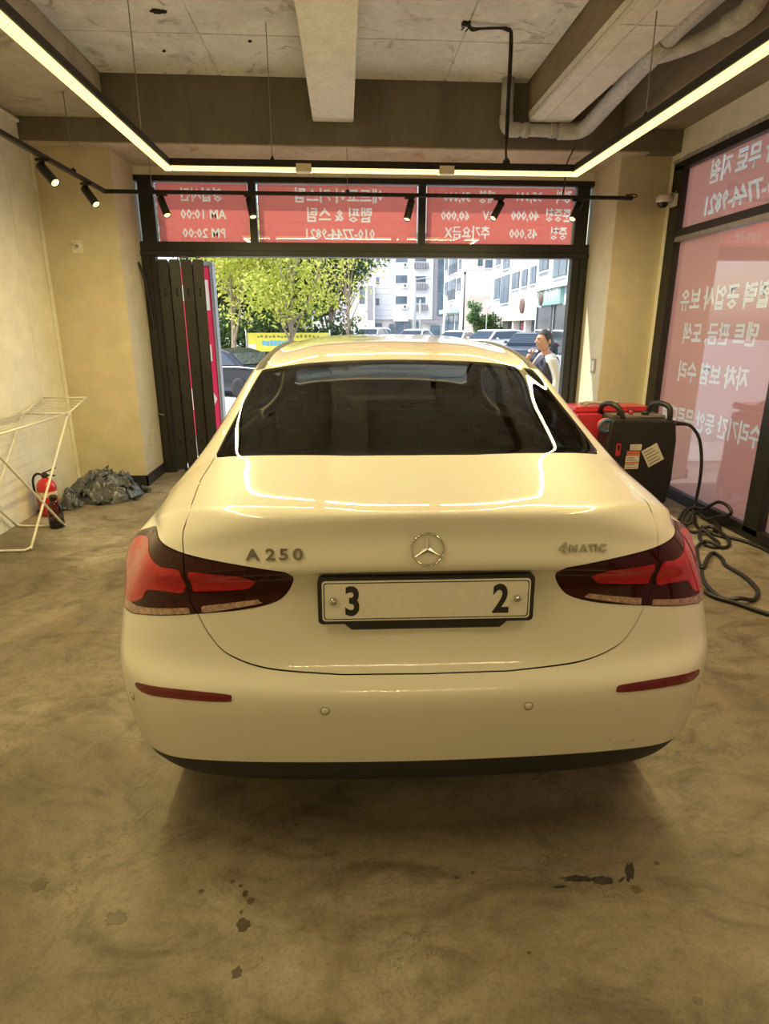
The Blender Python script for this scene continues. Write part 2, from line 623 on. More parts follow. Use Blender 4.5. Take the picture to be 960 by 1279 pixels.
for s_ in ((-.289, 1.214, .020, .017), (-.280, 1.282, .010, .010), (-.298, 1.305, .008, .012), (-.314, 1.330, .006, .005), (-.285, 1.091, .013, .015), (-.30, 1.25, .005, .006),
           (-.872, 1.369, .022, .020), (-.624, 1.253, .026, .020), (.773, 1.25, .015, .013), (.286, 1.319, .008, .006), (.334, 1.332, .006, .005),
           (.78, .961, .012, .009), (-.177, 1.538, .006, .005), (-.42, 1.32, .007, .005), (-.34, 1.345, .007, .006), (.426, 1.095, .005, .004), (.87, 1.33, .008, .006)):
    blot(*s_, STAIN)
blot(.622, 1.294, .042, .010, STAIN2, .45, 30, R(-3)); blot(.690, 1.284, .028, .013, STAIN2, .3, 24, R(-3)); blot(.778, 1.308, .012, .032, STAIN2, .4, 20, R(-30)); blot(.745, 1.283, .014, .004, STAIN2, .4, 20, R(30)); blot(.565, 1.271, .018, .004, STAIN2, .4)
for x, y, w in ((-.705, 1.775, .018), (-.66, 1.62, .008)):
    blot(x, y, w, .05, mat('tyre_scuff', (.15, .12, .08), .6, noise_scale=40, noise_amt=.4), .3, 18, R(-20))
for x, y in ((.36, .80), (.01, .745), (-.005, .86)):
    MB().box((-.010, -.004, 0), (.010, .004, .0025), 0, Matrix.Translation((x, y, .0)) @ Matrix.Rotation(R(60 + x * 90), 4, 'Z')).build('debris_chip', mat('pale_chip', (.55, .50, .36), .7, noise_scale=50), floor)

# ceiling: slab with separate cast panels
ceiling = struct('ceiling', MB().box((-2.75, -3.6, 3.392), (3.05, 6.62, 3.56)), SLABM)
ys = [-3.5, -.43, 1.37, 3.17, 4.97, 5.70]
for x0, x1 in ((-1.88, -.95), (-.95, -.225), (.103, .85), (.85, 1.53), (1.87, 2.36)):
    for y0, y1 in zip(ys, ys[1:]):
        MB().box((x0 + .003, y0 + .003, 3.380 + rnd.uniform(-.002, .002)), (x1 - .003, y1 - .003, 3.40), .004).build('ceiling_panel', SLABM, ceiling)
DARKHOLE = mat('hole_black', (.01, .009, .008), .9, noise_scale=50)
for x, y, r in ((-1.14, 4.66, .035), (-1.10, 4.66, .022), (.83, 4.70, .035), (-1.26, 5.25, .010), (-.62, 5.05, .012)):
    n = 14
    MB().prism([(x + r * (.7 + .6 * rnd.random()) * math.cos(2 * PI * k / n), y + r * (.5 + .5 * rnd.random()) * math.sin(2 * PI * k / n)) for k in range(n)], 3.370, 3.384, 'xy').build('ceiling_hole', DARKHOLE, ceiling)
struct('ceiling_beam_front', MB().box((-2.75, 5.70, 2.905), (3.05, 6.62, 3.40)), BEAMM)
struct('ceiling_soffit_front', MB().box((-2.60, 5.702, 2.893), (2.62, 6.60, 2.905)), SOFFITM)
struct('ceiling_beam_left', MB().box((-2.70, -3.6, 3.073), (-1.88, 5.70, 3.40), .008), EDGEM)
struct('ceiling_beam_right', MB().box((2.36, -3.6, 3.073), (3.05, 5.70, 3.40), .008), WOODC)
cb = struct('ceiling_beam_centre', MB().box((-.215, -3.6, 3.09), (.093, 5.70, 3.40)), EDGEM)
for y0, y1 in ((-3.55, -.9), (-.9, 1.2), (1.2, 3.72), (3.72, 5.69)):
    MB().box((-.226, y0 + .002, 3.073), (.103, y1 - .002, 3.12), .006).build('sprayed_panel', SPRAYM, cb)
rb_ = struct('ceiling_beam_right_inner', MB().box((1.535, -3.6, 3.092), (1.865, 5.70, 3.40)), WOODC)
for y0, y1 in ((-3.55, -1.6), (-1.6, .4), (.4, 2.1), (2.1, 3.90), (3.90, 5.585)):
    for x0, x1 in ((1.530, 1.638), (1.640, 1.872)):
        MB().box((x0, y0 + .002, 3.071), (x1, y1 - .002, 3.105), .006).build('sprayed_panel', SPRAYM, rb_)
MB().box((1.530, -3.55, 3.106), (1.5345, 5.60, 3.15)).build('rough_edge', SPRAYM, rb_)

# left wall: panels with seams, corner trim
wl = struct('wall_left', MB().box((-2.75, -3.6, 0), (-2.585, 5.90, 3.10)), CREAM2)
py = [-3.58, -1.8, -.9, 0, .9, 1.8, 2.7, 3.6, 4.5, 5.40, 5.85]
for y0, y1 in zip(py, py[1:]):
    MB().box((-2.60, y0 + .0015, .0), (-2.570, y1 - .0015, 3.075), .002).build('wall_panel', CREAM2, wl)
struct('trim_1', MB().box((-2.572, 5.815, .0), (-2.545, 5.852, 2.90), .006), CREAM2)
struct('trim_2', MB().tube([(-2.56, -3.4, 3.045), (-2.56, 5.70, 3.045), (-2.56, 5.80, 2.99), (-2.56, 5.835, 2.86)], .016, 8), CREAM2)
# columns and front wall
struct('column_left', MB().box((-2.585, 5.85, 0), (-1.93, 6.62, 2.90), .004), CREAM_SHADED)
struct('column_right', MB().box((2.445, 5.85, 0), (3.05, 6.62, 3.074), .004), CREAM_SHADED)
struct('wall_front', MB().box((-1.94, 6.43, 2.815), (2.46, 6.60, 2.90)), CREAM2)
bbM = mat('black_skirting', (.02, .019, .018), .5, noise_scale=30, noise_amt=.2)
bb = MB(); bb.box((-2.35, 5.838, 0), (-1.918, 5.85, .105)); bb.box((-1.93, 5.838, 0), (-1.918, 6.42, .105))
struct('baseboard_left', bb, bbM)
struct('baseboard_right', MB().box((2.433, 5.84, 0), (2.445, 6.42, .09)), bbM)
# right wall around the shopfront
wr = MB()
wr.box((2.90, -3.6, 2.83), (3.05, 5.86, 3.09))
wr.box((2.90, 5.79, 0), (3.05, 5.86, 2.84))
wr.box((2.90, -3.6, 0), (3.05, -1.3, 2.84))
struct('wall_right', wr, CREAM2)
struct('wall_back', MB().box((-2.75, -3.75, 0), (3.05, -3.58, 3.5)), CREAM_SHADED)
cm = MB()
for k in range(24):
    y = 1.6 + k * .175
    cm.box((2.895, y, 2.828), (2.915, y + .178, 2.850 + .012 * rnd.random()))
struct('trim_3', cm, mat('grey_caulk', (.38, .36, .32), .9, noise_scale=20, noise_amt=.35, bump=.5))

# right shopfront window
w1 = group_struct('window_1', (0, 0, 0))
def fr(a, b, name='frame_bar', par=w1, bev=.004): return MB().box(a, b, bev).build(name, FRAMEM, par)
fr((2.898, -1.30, 2.765), (2.985, 5.79, 2.832), 'head_rail')
fr((2.898, -1.30, 0), (2.985, 5.79, .085), 'bottom_rail')
fr((2.885, -1.30, .0), (2.90, 5.79, .04), 'sill_strip')
posts = [(5.63, 5.79), (3.92, 4.085), (2.20, 2.36), (.48, .64), (-1.30, -1.14)]
for y0, y1 in posts: fr((2.898, y0, .04), (2.985, y1, 2.80), 'post')
GREY = mat('grey_aluminium', (.30, .29, .27), .4, .5, noise_scale=10)
for (a0, a1), (b0, b1) in zip(posts, posts[1:]):
    fr((2.898, b1, 2.225), (2.985, a0, 2.285), 'mullion')
    MB().box((2.900, b1, 2.185), (2.985, a0, 2.225), .003).build('mullion_lower_bead', GREY, w1)
    for z0, z1 in ((.085, 2.185), (2.285, 2.765)):
        MB().box((2.945, b1 + .001, z0 + .001), (2.951, a0 - .001, z1 - .001)).build('glass_pane', CLEAR2, w1)
WT = Matrix(((0, 0, 1, 2.9575), (1, 0, 0, 0), (0, 1, 0, 0), (0, 0, 0, 1)))
ROWS = [('렌트카 무료 지원', 5.31, 2.645, .185, 'RIGHT', 1.18, .88), ('010-7744-9821', 5.34, 2.41, .195, 'RIGHT', 1.20, .88), ('협력 공업사 보유', 5.50, 1.685, .195, 'RIGHT', 1.36, .88), ('덴트 판금, 도색', 5.385, 1.41, .185, 'RIGHT', 1.25, .88),
        ('자차 보험 수리', 5.38, 1.09, .185, 'RIGHT', 1.24, .88), ('수리기간 동안 무료대여', 5.56, .70, .185, 'RIGHT', 1.40, .88)]
for (a0, a1), (b0, b1) in zip(posts, posts[1:]):
    for z0, z1 in ((.085, 2.185), (2.285, 2.765)):
        lettered_film((b1 + .001, z0 + .001, a0 - .001, z1 - .001), [r for r in ROWS if a0 == 5.63 and z0 < r[2] < z1], WT, w1, FILM2, LETTER, 'window_lettering')

# front: transom window over the opening
w2 = group_struct('window_2')
def fb(a, b, n, par=w2): return MB().box(a, b, .004).build(n, FRAMEM, par)
fb((-1.93, 6.42, 2.775), (2.445, 6.52, 2.822), 'head_rail')
fb((-1.93, 6.42, 2.175), (2.445, 6.52, 2.255), 'transom_rail')
fb((-1.93, 6.40, 2.125), (2.445, 6.53, 2.172), 'door_head')
fb((-1.90, 6.42, 2.25), (-1.765, 6.52, 2.78), 'post'); fb((2.285, 6.42, 2.25), (2.41, 6.52, 2.78), 'post')
fb((-.885, 6.42, 2.25), (-.815, 6.52, 2.78), 'mullion'); fb((.735, 6.42, 2.25), (.805, 6.52, 2.78), 'mullion')
FT = Matrix(((-1, 0, 0, 0), (0, 0, 1, 6.483), (0, 1, 0, 0), (0, 0, 0, 1)))
for x0, x1 in ((-1.765, -.885), (-.815, .735), (.805, 2.285)):
    MB().box((x0 + .001, 6.470, 2.256), (x1 - .001, 6.475, 2.774)).build('glass_pane', CLEAR, w2)
TROWS = [('영업시간', -1.33, 2.665, .125, .9), ('AM 10:00', -1.325, 2.50, .118, .92), ('PM 20:00', -1.33, 2.335, .118, .92),
         ('애드코어 커스텀', -.03, 2.668, .135, .95), ('랩핑 & 스팀', -.03, 2.50, .14, .95), ('010-7744-9821', -.03, 2.338, .122, .92),
         ('50,000', 1.115, 2.675, .11, .9), ('대형', 1.41, 2.675, .12, .75), ('35,000', 1.817, 2.685, .11, .9), ('경차', 2.168, 2.685, .12, .75),
         ('60,000', 1.10, 2.512, .115, .9), ('RV', 1.434, 2.514, .11, .9), ('40,000', 1.793, 2.518, .115, .9), ('준중형', 2.128, 2.520, .125, .75),
         ('추가요금X', 1.227, 2.358, .125, .82), ('45,000', 1.785, 2.354, .115, .9), ('중형', 2.144, 2.354, .125, .75)]
for x0, x1 in ((-1.765, -.885), (-.815, .735), (.805, 2.285)):
    lettered_film((-(x1 - .010), 2.262, -(x0 + .012), 2.768), [(t[0], -t[1], t[2], t[3], 'CENTER', 0, t[4]) for t in TROWS if x0 < t[1] < x1], FT, w2, FILM, LETTER, 'transom_lettering')

# door opening frame and black folding door
d1 = group_struct('door_1')
for a, b, n in (((-1.93, 6.42, 0), (-1.80, 6.52, 2.13), 'jamb'), ((2.285, 6.42, 0), (2.445, 6.52, 2.13), 'jamb'), ((-1.90, 6.40, 0), (-1.845, 6.42, 2.13), 'jamb_stop'), ((2.36, 6.40, 0), (2.41, 6.42, 2.13), 'jamb_stop')):
    fb(a, b, n, d1)
DOORM = mat('black_door_panel', (.026, .022, .018), .5, .1, noise_scale=6, noise_amt=.3)
for k in range(4):
    x0 = -1.745 + k * .112
    M = Matrix.Translation((x0, 6.46, 0)) @ Matrix.Rotation(R(104 if k % 2 else 97), 4, 'Z')
    p_ = MB().box((0, -.018, .02), (.52, .018, 2.10), .004, M); po = p_.build('folding_panel', DOORM, d1)
    MB().box((-.014, -.050, .02), (.016, .050, 2.10), .008, M).build('panel_edge', FRAMEM, po)
    for z in (.35, 1.05, 1.8):
        MB().tube([M @ Vector((-.012, .0, z - .04)), M @ Vector((-.012, .0, z + .04))], .008, 8).build('hinge', FRAMEM, po)
MB().tube(crom([(-1.925, 6.30, 2.06), (-1.90, 6.32, 1.95), (-1.885, 6.36, 1.75), (-1.875, 6.40, 1.45)], 5), .012, 6).build('loose_strip', FRAMEM, d1)
MB().tube([(-1.93, 6.41, .62), (-1.90, 6.39, .62), (-1.86, 6.39, .61)], .007, 6).build('door_hook', CHROME if 'CHROME' in globals() else GREY, d1)

# ------------------------------------------------------------------ linear lights
LEDM = mat('led_diffuser', (.95, .9, .75), .5, emit=(1.0, .76, .30), emit_str=1.25)
HOUS = mat('light_housing', (.02, .017, .013), .45, .3, noise_scale=20, noise_amt=.2)
JOINT = mat('light_joint', (.70, .64, .48), .5, noise_scale=30, noise_amt=.08)
WIRE = mat('steel_wire', (.30, .28, .24), .4, .8, noise_scale=60)


def linear_light(label, a, b, wires=(), joints=()):
    a, b = Vector(a), Vector(b)
    c = (a + b) / 2
    e = empty('linear_light', (c.x, c.y, c.z))
    tag(e, label, 'light', 'suspended linear lights')
    d = (b - a).normalized(); L_ = (b - a).length
    M = Matrix.Rotation(math.atan2(d.y, d.x), 4, 'Z')
    MB().box((-L_ / 2, -.030, .004), (L_ / 2, .030, .048), .003, M).build('housing', HOUS, e)
    MB().box((-L_ / 2, -.026, -.020), (L_ / 2, .026, .003), .004, M).build('diffuser', LEDM, e)
    for t in joints:
        MB().box((t - .055, -.0315, -.024), (t + .055, .0315, .030), .003, M).build('joint_cover', JOINT, e)
    for (wx, wy, z1) in wires:
        w = MB().tube([(wx - c.x, wy - c.y, .05), (wx - c.x, wy - c.y, z1 - c.z)], .0032, 6)
        wo = w.build('hanging_wire', WIRE, e)
        MB().lathe([(.014, .045), (.012, .062), (.004, .078)], 10, Matrix.Translation((wx - c.x, wy - c.y, 0))).build('wire_clamp', HOUS, wo)
    return e


linear_light('long warm linear light hanging along the left side of the ceiling', (LED_XL, LED_YB, LED_Z), (LED_XL, LED_Y + .03, LED_Z), [(LED_XL, 4.25, 3.381), (LED_XL, 1.3, 3.381)])
linear_light('long warm linear light hanging along the right side near the grey pipe', (LED_XR, LED_YB, LED_Z), (LED_XR, LED_Y + .03, LED_Z), [(LED_XR, 3.74, 3.072), (LED_XR, 1.2, 3.072)])
linear_light('warm linear light hanging across the front above the red transom', (LED_XL + .03, LED_Y, LED_Z), (LED_XR - .03, LED_Y, LED_Z), [(-.477, LED_Y, 3.381)], [-.50, .50])
linear_light('warm linear light hanging across the back of the garage', (LED_XL + .03, -2.3, LED_Z), (LED_XR - .03, -2.3, LED_Z), [(.5, -2.3, 3.381)])
LP = 15.0   # watts per metre of strip
for x in (LED_XL, LED_XR):
    led_area((x, (LED_Y + LED_YB) / 2, LED_Z - .022), (.035, LED_Y - LED_YB), LP * (LED_Y - LED_YB))
led_area(((LED_XL + LED_XR) / 2, -2.3, LED_Z - .022), (LED_XR - LED_XL, .035), LP * .85 * (LED_XR - LED_XL))
for y in (LED_Y,):
    led_area(((LED_XL + LED_XR) / 2, y, LED_Z - .022), (LED_XR - LED_XL, .035), LP * (LED_XR - LED_XL))

# ------------------------------------------------------------------ track rail and spotlights
TRK_Y, TRK_Z, TRK_X = 5.72, 2.548, -1.957
tk = empty('track_rail', (TRK_X, TRK_Y, TRK_Z))
tag(tk, 'black lighting track running along the left wall and across the front', 'track rail')
o_ = Vector(tk.location)
def tb(a, b, n): return MB().box(Vector(a) - o_, Vector(b) - o_, .003).build(n, HOUS, tk)
tb((TRK_X - .017, .5, TRK_Z - .014), (TRK_X + .017, TRK_Y - .02, TRK_Z + .014), 'rail')
tb((TRK_X + .02, TRK_Y - .017, TRK_Z - .014), (.70, TRK_Y + .017, TRK_Z + .014), 'rail')
tb((.703, TRK_Y - .017, TRK_Z - .014), (2.46, TRK_Y + .017, TRK_Z + .014), 'rail')
tb((2.462, TRK_Y - .020, TRK_Z - .017), (2.52, TRK_Y + .020, TRK_Z + .017), 'rail_feed')
tb((TRK_X - .020, TRK_Y - .020, TRK_Z - .016), (TRK_X + .022, TRK_Y + .020, TRK_Z + .016), 'corner_joint')
for (wx, wy, z1) in ((TRK_X, 5.12, 3.072), (TRK_X, 2.6, 3.072), (-1.573, TRK_Y, 2.894), (.047, TRK_Y, 2.894)):
    p = Vector((wx, wy, 0))
    wo = MB().tube([Vector((wx, wy, TRK_Z)) - o_, Vector((wx, wy, z1)) - o_], .0028, 6).build('hanging_wire', WIRE, tk)
    MB().lathe([(.020, .010), (.018, .028), (.005, .040)], 10, Matrix.Translation(Vector((wx, wy, TRK_Z)) - o_)).build('wire_clamp', HOUS, wo)
MB().tube(crom([Vector((1.90, TRK_Y, TRK_Z + .01)) - o_, Vector((1.91, TRK_Y - .01, 2.66)) - o_, Vector((1.90, TRK_Y - .03, 2.78)) - o_, Vector((1.95, TRK_Y - .08, 2.92)) - o_], 5), .006, 6).build('feed_cable', HOUS, tk)
MB().tube(crom([Vector((2.52, TRK_Y, TRK_Z)) - o_, Vector((2.56, TRK_Y, TRK_Z + .012)) - o_, Vector((2.54, TRK_Y, TRK_Z + .03)) - o_, Vector((2.46, TRK_Y, TRK_Z + .024)) - o_], 5), .005, 6).build('end_cable', HOUS, tk)

SPOTB = mat('spot_body', (.018, .016, .012), .5, .2, noise_scale=25, noise_amt=.2)
SPOTL = mat('spot_lens', (.9, .85, .6), .2, emit=(1.0, .80, .36), emit_str=1.5)
def spotlight(label, loc, d, on=1.0, k=1.0):
    e = empty('track_spotlight', loc)
    tag(e, label, 'spotlight', 'black track spotlights')
    MB().box((-.045, -.016, -.030), (.045, .016, -.014), .003).build('adapter', SPOTB, e)
    MB().tube([(0, 0, -.03), (.004, 0, -.085)], .009, 8).build('arm', SPOTB, e)
    d = Vector(d).normalized()
    M = Matrix.Translation(Vector((.004, 0, -.088)) + d * .02) @ rot_to(d)
    MB().lathe([(.0001, -.075), (.028, -.075), (.031, -.070), (.031, .095), (.029, .098), (.027, .093)], 22, M, False, False).build('lamp_body', SPOTB, e)
    MB().lathe([(.0265, .091), (.020, .094), (.0001, .095)], 18, M, False, False).build('lamp_lens', SPOTL, e)
    ld = bpy.data.lights.new('spot', 'SPOT'); ld.energy = 16 * on; ld.color = (1, .74, .34); ld.spot_size = R(70); ld.spot_blend = .6; ld.shadow_soft_size = .025
    lo = bpy.data.objects.new('spot_light', ld); COL.objects.link(lo); lo.parent = e
    lo.location = Vector((.004, 0, -.088)) + d * .122
    lo.rotation_euler = d.to_track_quat('-Z', 'Y').to_euler()
spotlight('black spotlight on the left track, nearest the camera', (TRK_X, 4.63, TRK_Z), (.62, -.35, -.66))
spotlight('black spotlight on the left track, next to the corner', (TRK_X, 5.34, TRK_Z), (.55, -.35, -.70))
for x, d, lb in ((-1.50, (.36, -.42, -.85), 'black spotlight in front of the opening hours lettering'), (-.775, (.20, -.42, -.90), 'black spotlight in front of the left mullion of the red transom'),
                 (.575, (-.26, -.30, -.92), 'black spotlight beside the right end of the phone number pane'), (1.345, (-.50, -.35, -.80), 'black spotlight in front of the RV price lettering'),
                 (2.035, (-.46, -.40, -.80), 'black spotlight nearest the right column, over the red transom')):
    spotlight(lb, (x, TRK_Y, TRK_Z), d)

# ------------------------------------------------------------------ pipes and cable at the ceiling
PVC = mat('grey_pvc', (.44, .435, .42), .55, noise_scale=9, noise_amt=.18, bump=.15)
PVC2 = mat('grey_pvc_sprayed', (.55, .545, .53), .8, noise_scale=35, noise_amt=.22, bump=.4)
pp = empty('drain_pipe', (1.346, 5.60, 3.02)); tag(pp, 'grey plastic drain pipe bending along the front beam and towards the camera', 'pipe')
o_ = Vector(pp.location)
def V_(*a): return Vector(a) - o_
MB().tube([V_(1.346, 5.60, 3.38), V_(1.346, 5.60, 3.10)], .050, 18).build('riser', PVC, pp)
MB().tube(crom([V_(1.346, 5.60, 3.12), V_(1.350, 5.60, 3.055), V_(1.385, 5.60, 3.022), V_(1.45, 5.60, 3.02)], 6), .056, 18).build('elbow', PVC, pp)
MB().tube([V_(1.42, 5.60, 3.02), V_(1.90, 5.60, 3.015)], .047, 18).build('cross_run', PVC, pp)
for x in (1.50, 1.52, 1.72, 1.745):
    MB().tube([V_(x - .012, 5.60, 3.018), V_(x + .012, 5.60, 3.018)], .056, 18).build('pipe_collar', PVC, pp)
MB().tube(crom([V_(1.78, 5.60, 3.015), V_(1.90, 5.595, 3.015), V_(1.965, 5.56, 3.02), V_(1.99, 5.48, 3.03), V_(1.99, 5.40, 3.04)], 6), .062, 18).build('elbow', PVC, pp)
MB().tube([V_(1.99, 5.42, 3.035), V_(1.975, 3.87, 3.18), V_(1.97, 2.6, 3.25), V_(1.97, -1.5, 3.28)], .060, 20).build('long_run', PVC2, pp)
MB().tube([V_(1.981, 4.50, 3.121), V_(1.977, 4.22, 3.147)], .068, 20).build('tee_fitting', PVC2, pp)
MB().tube(crom([V_(1.985, 4.42, 3.12), V_(2.06, 4.30, 3.11), V_(2.16, 4.12, 3.11), V_(2.22, 3.95, 3.13)], 5), .050, 16).build('branch', PVC, pp)
MB().tube(crom([V_(2.20, 4.00, 3.12), V_(2.245, 3.88, 3.14), V_(2.26, 3.80, 3.20), V_(2.26, 3.76, 3.38)], 5), .058, 16).build('branch_elbow', PVC2, pp)
cb_ = empty('power_cable', (1.131, 4.72, 3.375)); tag(cb_, 'black power cable hanging from a ceiling hole to the front linear light', 'cable')
o_ = Vector(cb_.location)
BLKC = mat('black_cable', (.015, .014, .013), .5, noise_scale=60, noise_amt=.3)
for k in range(2):
    t = .012 * k
    MB().tube(crom([V_(.835, 4.70, 3.385), V_(.87, 4.70, 3.352 - t), V_(.93, 4.70, 3.350), V_(1.05, 4.715, 3.362), V_(1.115, 4.72, 3.362 - t), V_(1.133 + t, 4.722, 3.32), V_(1.137 + t, 4.725, 3.0), V_(1.140 + t, 4.73, 2.75), V_(1.150, 4.75, 2.66), V_(1.165, 4.775, 2.58)], 5), .008, 8).build('cable', BLKC, cb_)
MB().lathe([(.028, -.01), (.026, .02), (.010, .04)], 12, Matrix.Translation(V_(1.165, 4.78, 2.578))).build('cable_clamp', BLKC, cb_)
for k in range(6):
    a = k * 1.05
    MB().tube(crom([V_(.835, 4.70, 3.383), V_(.835 + .03 * math.cos(a), 4.70 + .03 * math.sin(a), 3.36), V_(.835 + .035 * math.cos(a + .6), 4.70 + .035 * math.sin(a + .6), 3.345)], 4), .004, 6).build('loose_end', BLKC, cb_)

# ------------------------------------------------------------------ small fittings
WPL = mat('white_plastic', (.72, .70, .64), .4, noise_scale=30, noise_amt=.05)
GRYP = mat('grey_plastic', (.33, .31, .26), .5, noise_scale=30, noise_amt=.1)
so = empty('wall_socket', (-2.283, 5.85, 2.14)); tag(so, 'small round key switch on a beige square plate, high on the left column', 'switch')
MB().box((-.050, -.010, -.052), (.046, 0, .050), .004).build('plate', CREAM2, so)
RM = Matrix.Translation((0, -.010, 0)) @ Matrix.Rotation(R(90), 4, 'X')
MB().lathe([(.034, 0), (.034, .012), (.026, .016)], 24, RM, False, True).build('collar', WPL, so)
MB().lathe([(.015, .016), (.015, .024), (.010, .026), (.0001, .026)], 18, RM).build('key_barrel', GRYP, so)
for i, (y, lb) in enumerate(((6.03, 'faint square wall outlet low on the left column, nearer the camera'), (6.20, 'faint square wall outlet low on the left column, nearer the door'))):
    e = empty('wall_outlet', (-1.93, y, .43)); tag(e, lb, 'outlet', 'wall outlets')
    MB().box((0, -.045, -.06), (.008, .045, .06), .003).build('plate', mat('cream_plastic', (.62, .55, .38), .45, noise_scale=30, noise_amt=.05), e)
    MB().box((.007, -.038, -.053), (.0085, .038, .053)).build('shadow_line', GRYP, e)
    MB().box((.008, -.034, -.049), (.0105, .034, .049), .002).build('insert', mat('cream_plastic', (.62, .55, .38), .45), e)
    for dz in (-.022, .022):
        MB().lathe([(.012, 0), (.012, .0025)], 14, Matrix.Translation((.009, 0, dz)) @ Matrix.Rotation(R(90), 4, 'Y')).build('socket_hole', GRYP, e)
e = empty('light_switch', (2.445, 6.02, 1.107)); tag(e, 'grey framed light switch on the right column beside the opening', 'switch')
MB().box((-.010, -.055, -.07), (0, .055, .07), .004).build('plate', GRYP, e)
MB().box((-.014, -.030, -.050), (-.009, .030, .050), .003).build('rocker', WPL, e)
# dome security camera
e = empty('security_camera', (2.905, 5.70, 2.53)); tag(e, 'white dome security camera on a bracket beside the shop window', 'security camera')
MB().box((-.030, -.05, -.050), (-.006, .05, .050), .006).build('wall_plate', WPL, e)
MB().tube([(-.02, 0, .0), (-.10, .0, .025), (-.12, 0, .025)], .020, 12).build('bracket', WPL, e)
DM = Matrix.Translation((-.115, 0, .005))
MB().lathe([(.0001, .035), (.045, .035), (.058, .022), (.060, -.012), (.050, -.025)], 24, DM, False, False).build('dome_housing', WPL, e)
MB().lathe([(.049, -.022), (.044, -.045), (.028, -.062), (.0001, -.068)], 20, DM, False, False).build('dome_glass', mat('dome_black', (.012, .012, .012), .08, noise_scale=20), e)
MB().tube(crom([(-.09, 0, .04), (-.06, 0, .06), (-.02, 0, .055), (0, 0, .09)], 5), .004, 6).build('camera_cable', WPL, e)
# ------------------------------------------------------------------ the white sedan
# Car frame: X right, Y forward from the rear bumper, Z up.  A cage of three quad grids (rear face, top, flank)
# is solved so that its subdivision surface passes through the points, then cut into panels.
FX = [0, .28, .535, .72, .85, .94, 1.0]
FY = [0, .020, .085, .20, .37, .63, 1.0]
REAR = [  # z centre, Y centre, z corner, X corner, Y corner
    (.200, .120, .205, .745, .270),
    (.270, .045, .255, .795, .230),
    (.345, .015, .328, .838, .232),
    (.460, .000, .450, .868, .245),
    (.565, .002, .555, .876, .255),
    (.620, .045, .625, .870, .265),
    (.725, .072, .715, .856, .278),
    (.850, .088, .790, .838, .293),
    (.888, .068, .845, .818, .308),
    (.960, .082, .890, .792, .322),
    (1.022, .088, .925, .765, .338),
]
NK = len(REAR)
TOP = [  # x[7], Y[7], z[7] from the centre out to the shoulder
    ([0, .22, .42, .555, .655, .728, .784], [.115, .12, .135, .175, .225, .29, .385], [1.0325, 1.0320, 1.028, 1.017, .995, .963, .922]),
    ([0, .22, .425, .565, .668, .745, .806], [.20, .203, .215, .245, .29, .36, .46], [1.038, 1.038, 1.0355, 1.027, 1.003, .964, .918]),
    ([0, .22, .43, .575, .68, .762, .828], [.38, .38, .385, .41, .45, .50, .57], [1.0566, 1.0564, 1.053, 1.043, 1.018, .971, .912]),
    ([0, .225, .440, .592, .690, .774, .843], [.525, .527, .545, .578, .607, .635, .68], [1.0775, 1.0773, 1.0745, 1.064, 1.035, .976, .909]),
    ([0, .225, .440, .600, .695, .782, .853], [.60, .602, .62, .652, .684, .71, .75], [1.099, 1.097, 1.092, 1.077, 1.047, .980, .907]),
    ([0, .225, .440, .600, .692, .785, .862], [.71, .71, .72, .745, .77, .79, .82], [1.142, 1.139, 1.1285, 1.1090, 1.0775, .986, .906]),
    ([0, .22, .435, .592, .680, .782, .872], [.87, .87, .87, .88, .89, .90, .92], [1.202, 1.198, 1.183, 1.158, 1.1205, 1.00, .906]),
    ([0, .22, .43, .58, .665, .775, .880], [1.06, 1.06, 1.06, 1.06, 1.06, 1.06, 1.06], [1.267, 1.262, 1.249, 1.2225, 1.180, 1.02, .906]),
    ([0, .21, .41, .555, .635, .755, .886], [1.34, 1.34, 1.34, 1.34, 1.34, 1.32, 1.30], [1.357, 1.354, 1.343, 1.320, 1.278, 1.045, .906]),
    ([0, .21, .40, .535, .610, .745, .888], [1.68, 1.68, 1.68, 1.68, 1.68, 1.66, 1.62], [1.412, 1.408, 1.396, 1.374, 1.332, 1.06, .906]),
    ([0, .21, .40, .535, .608, .740, .890], [2.2] * 7, [1.436, 1.432, 1.420, 1.396, 1.352, 1.065, .904]),
    ([0, .21, .40, .535, .612, .740, .890], [2.7] * 7, [1.414, 1.410, 1.396, 1.368, 1.322, 1.055, .900]),
    ([0, .22, .43, .575, .655, .760, .888], [3.08] * 7, [1.286, 1.282, 1.268, 1.240, 1.196, 1.01, .892]),
    ([0, .23, .46, .62, .72, .80, .882], [3.48, 3.48, 3.46, 3.43, 3.40, 3.40, 3.40], [1.078, 1.074, 1.062, 1.040, 1.005, .945, .872]),
    ([0, .23, .46, .62, .71, .785, .862], [3.86] * 7, [1.000, .996, .986, .966, .944, .906, .842]),
    ([0, .22, .43, .57, .66, .735, .810], [4.20, 4.20, 4.18, 4.15, 4.12, 4.10, 4.08], [.915, .912, .900, .880, .858, .828, .780]),
    ([0, .20, .38, .50, .58, .65, .710], [4.46, 4.455, 4.43, 4.39, 4.35, 4.31, 4.26], [.780, .778, .770, .758, .742, .72, .69]),
]
SIDE_F = [0, .09, .19, .345, .485, .575, .71, .815, .885, .945, 1.0]   # row heights as fraction of shoulder height
SIDE_X = [.93, .965, .985, .998, 1.0, 1.0, .997, .992, .986, .980, None]


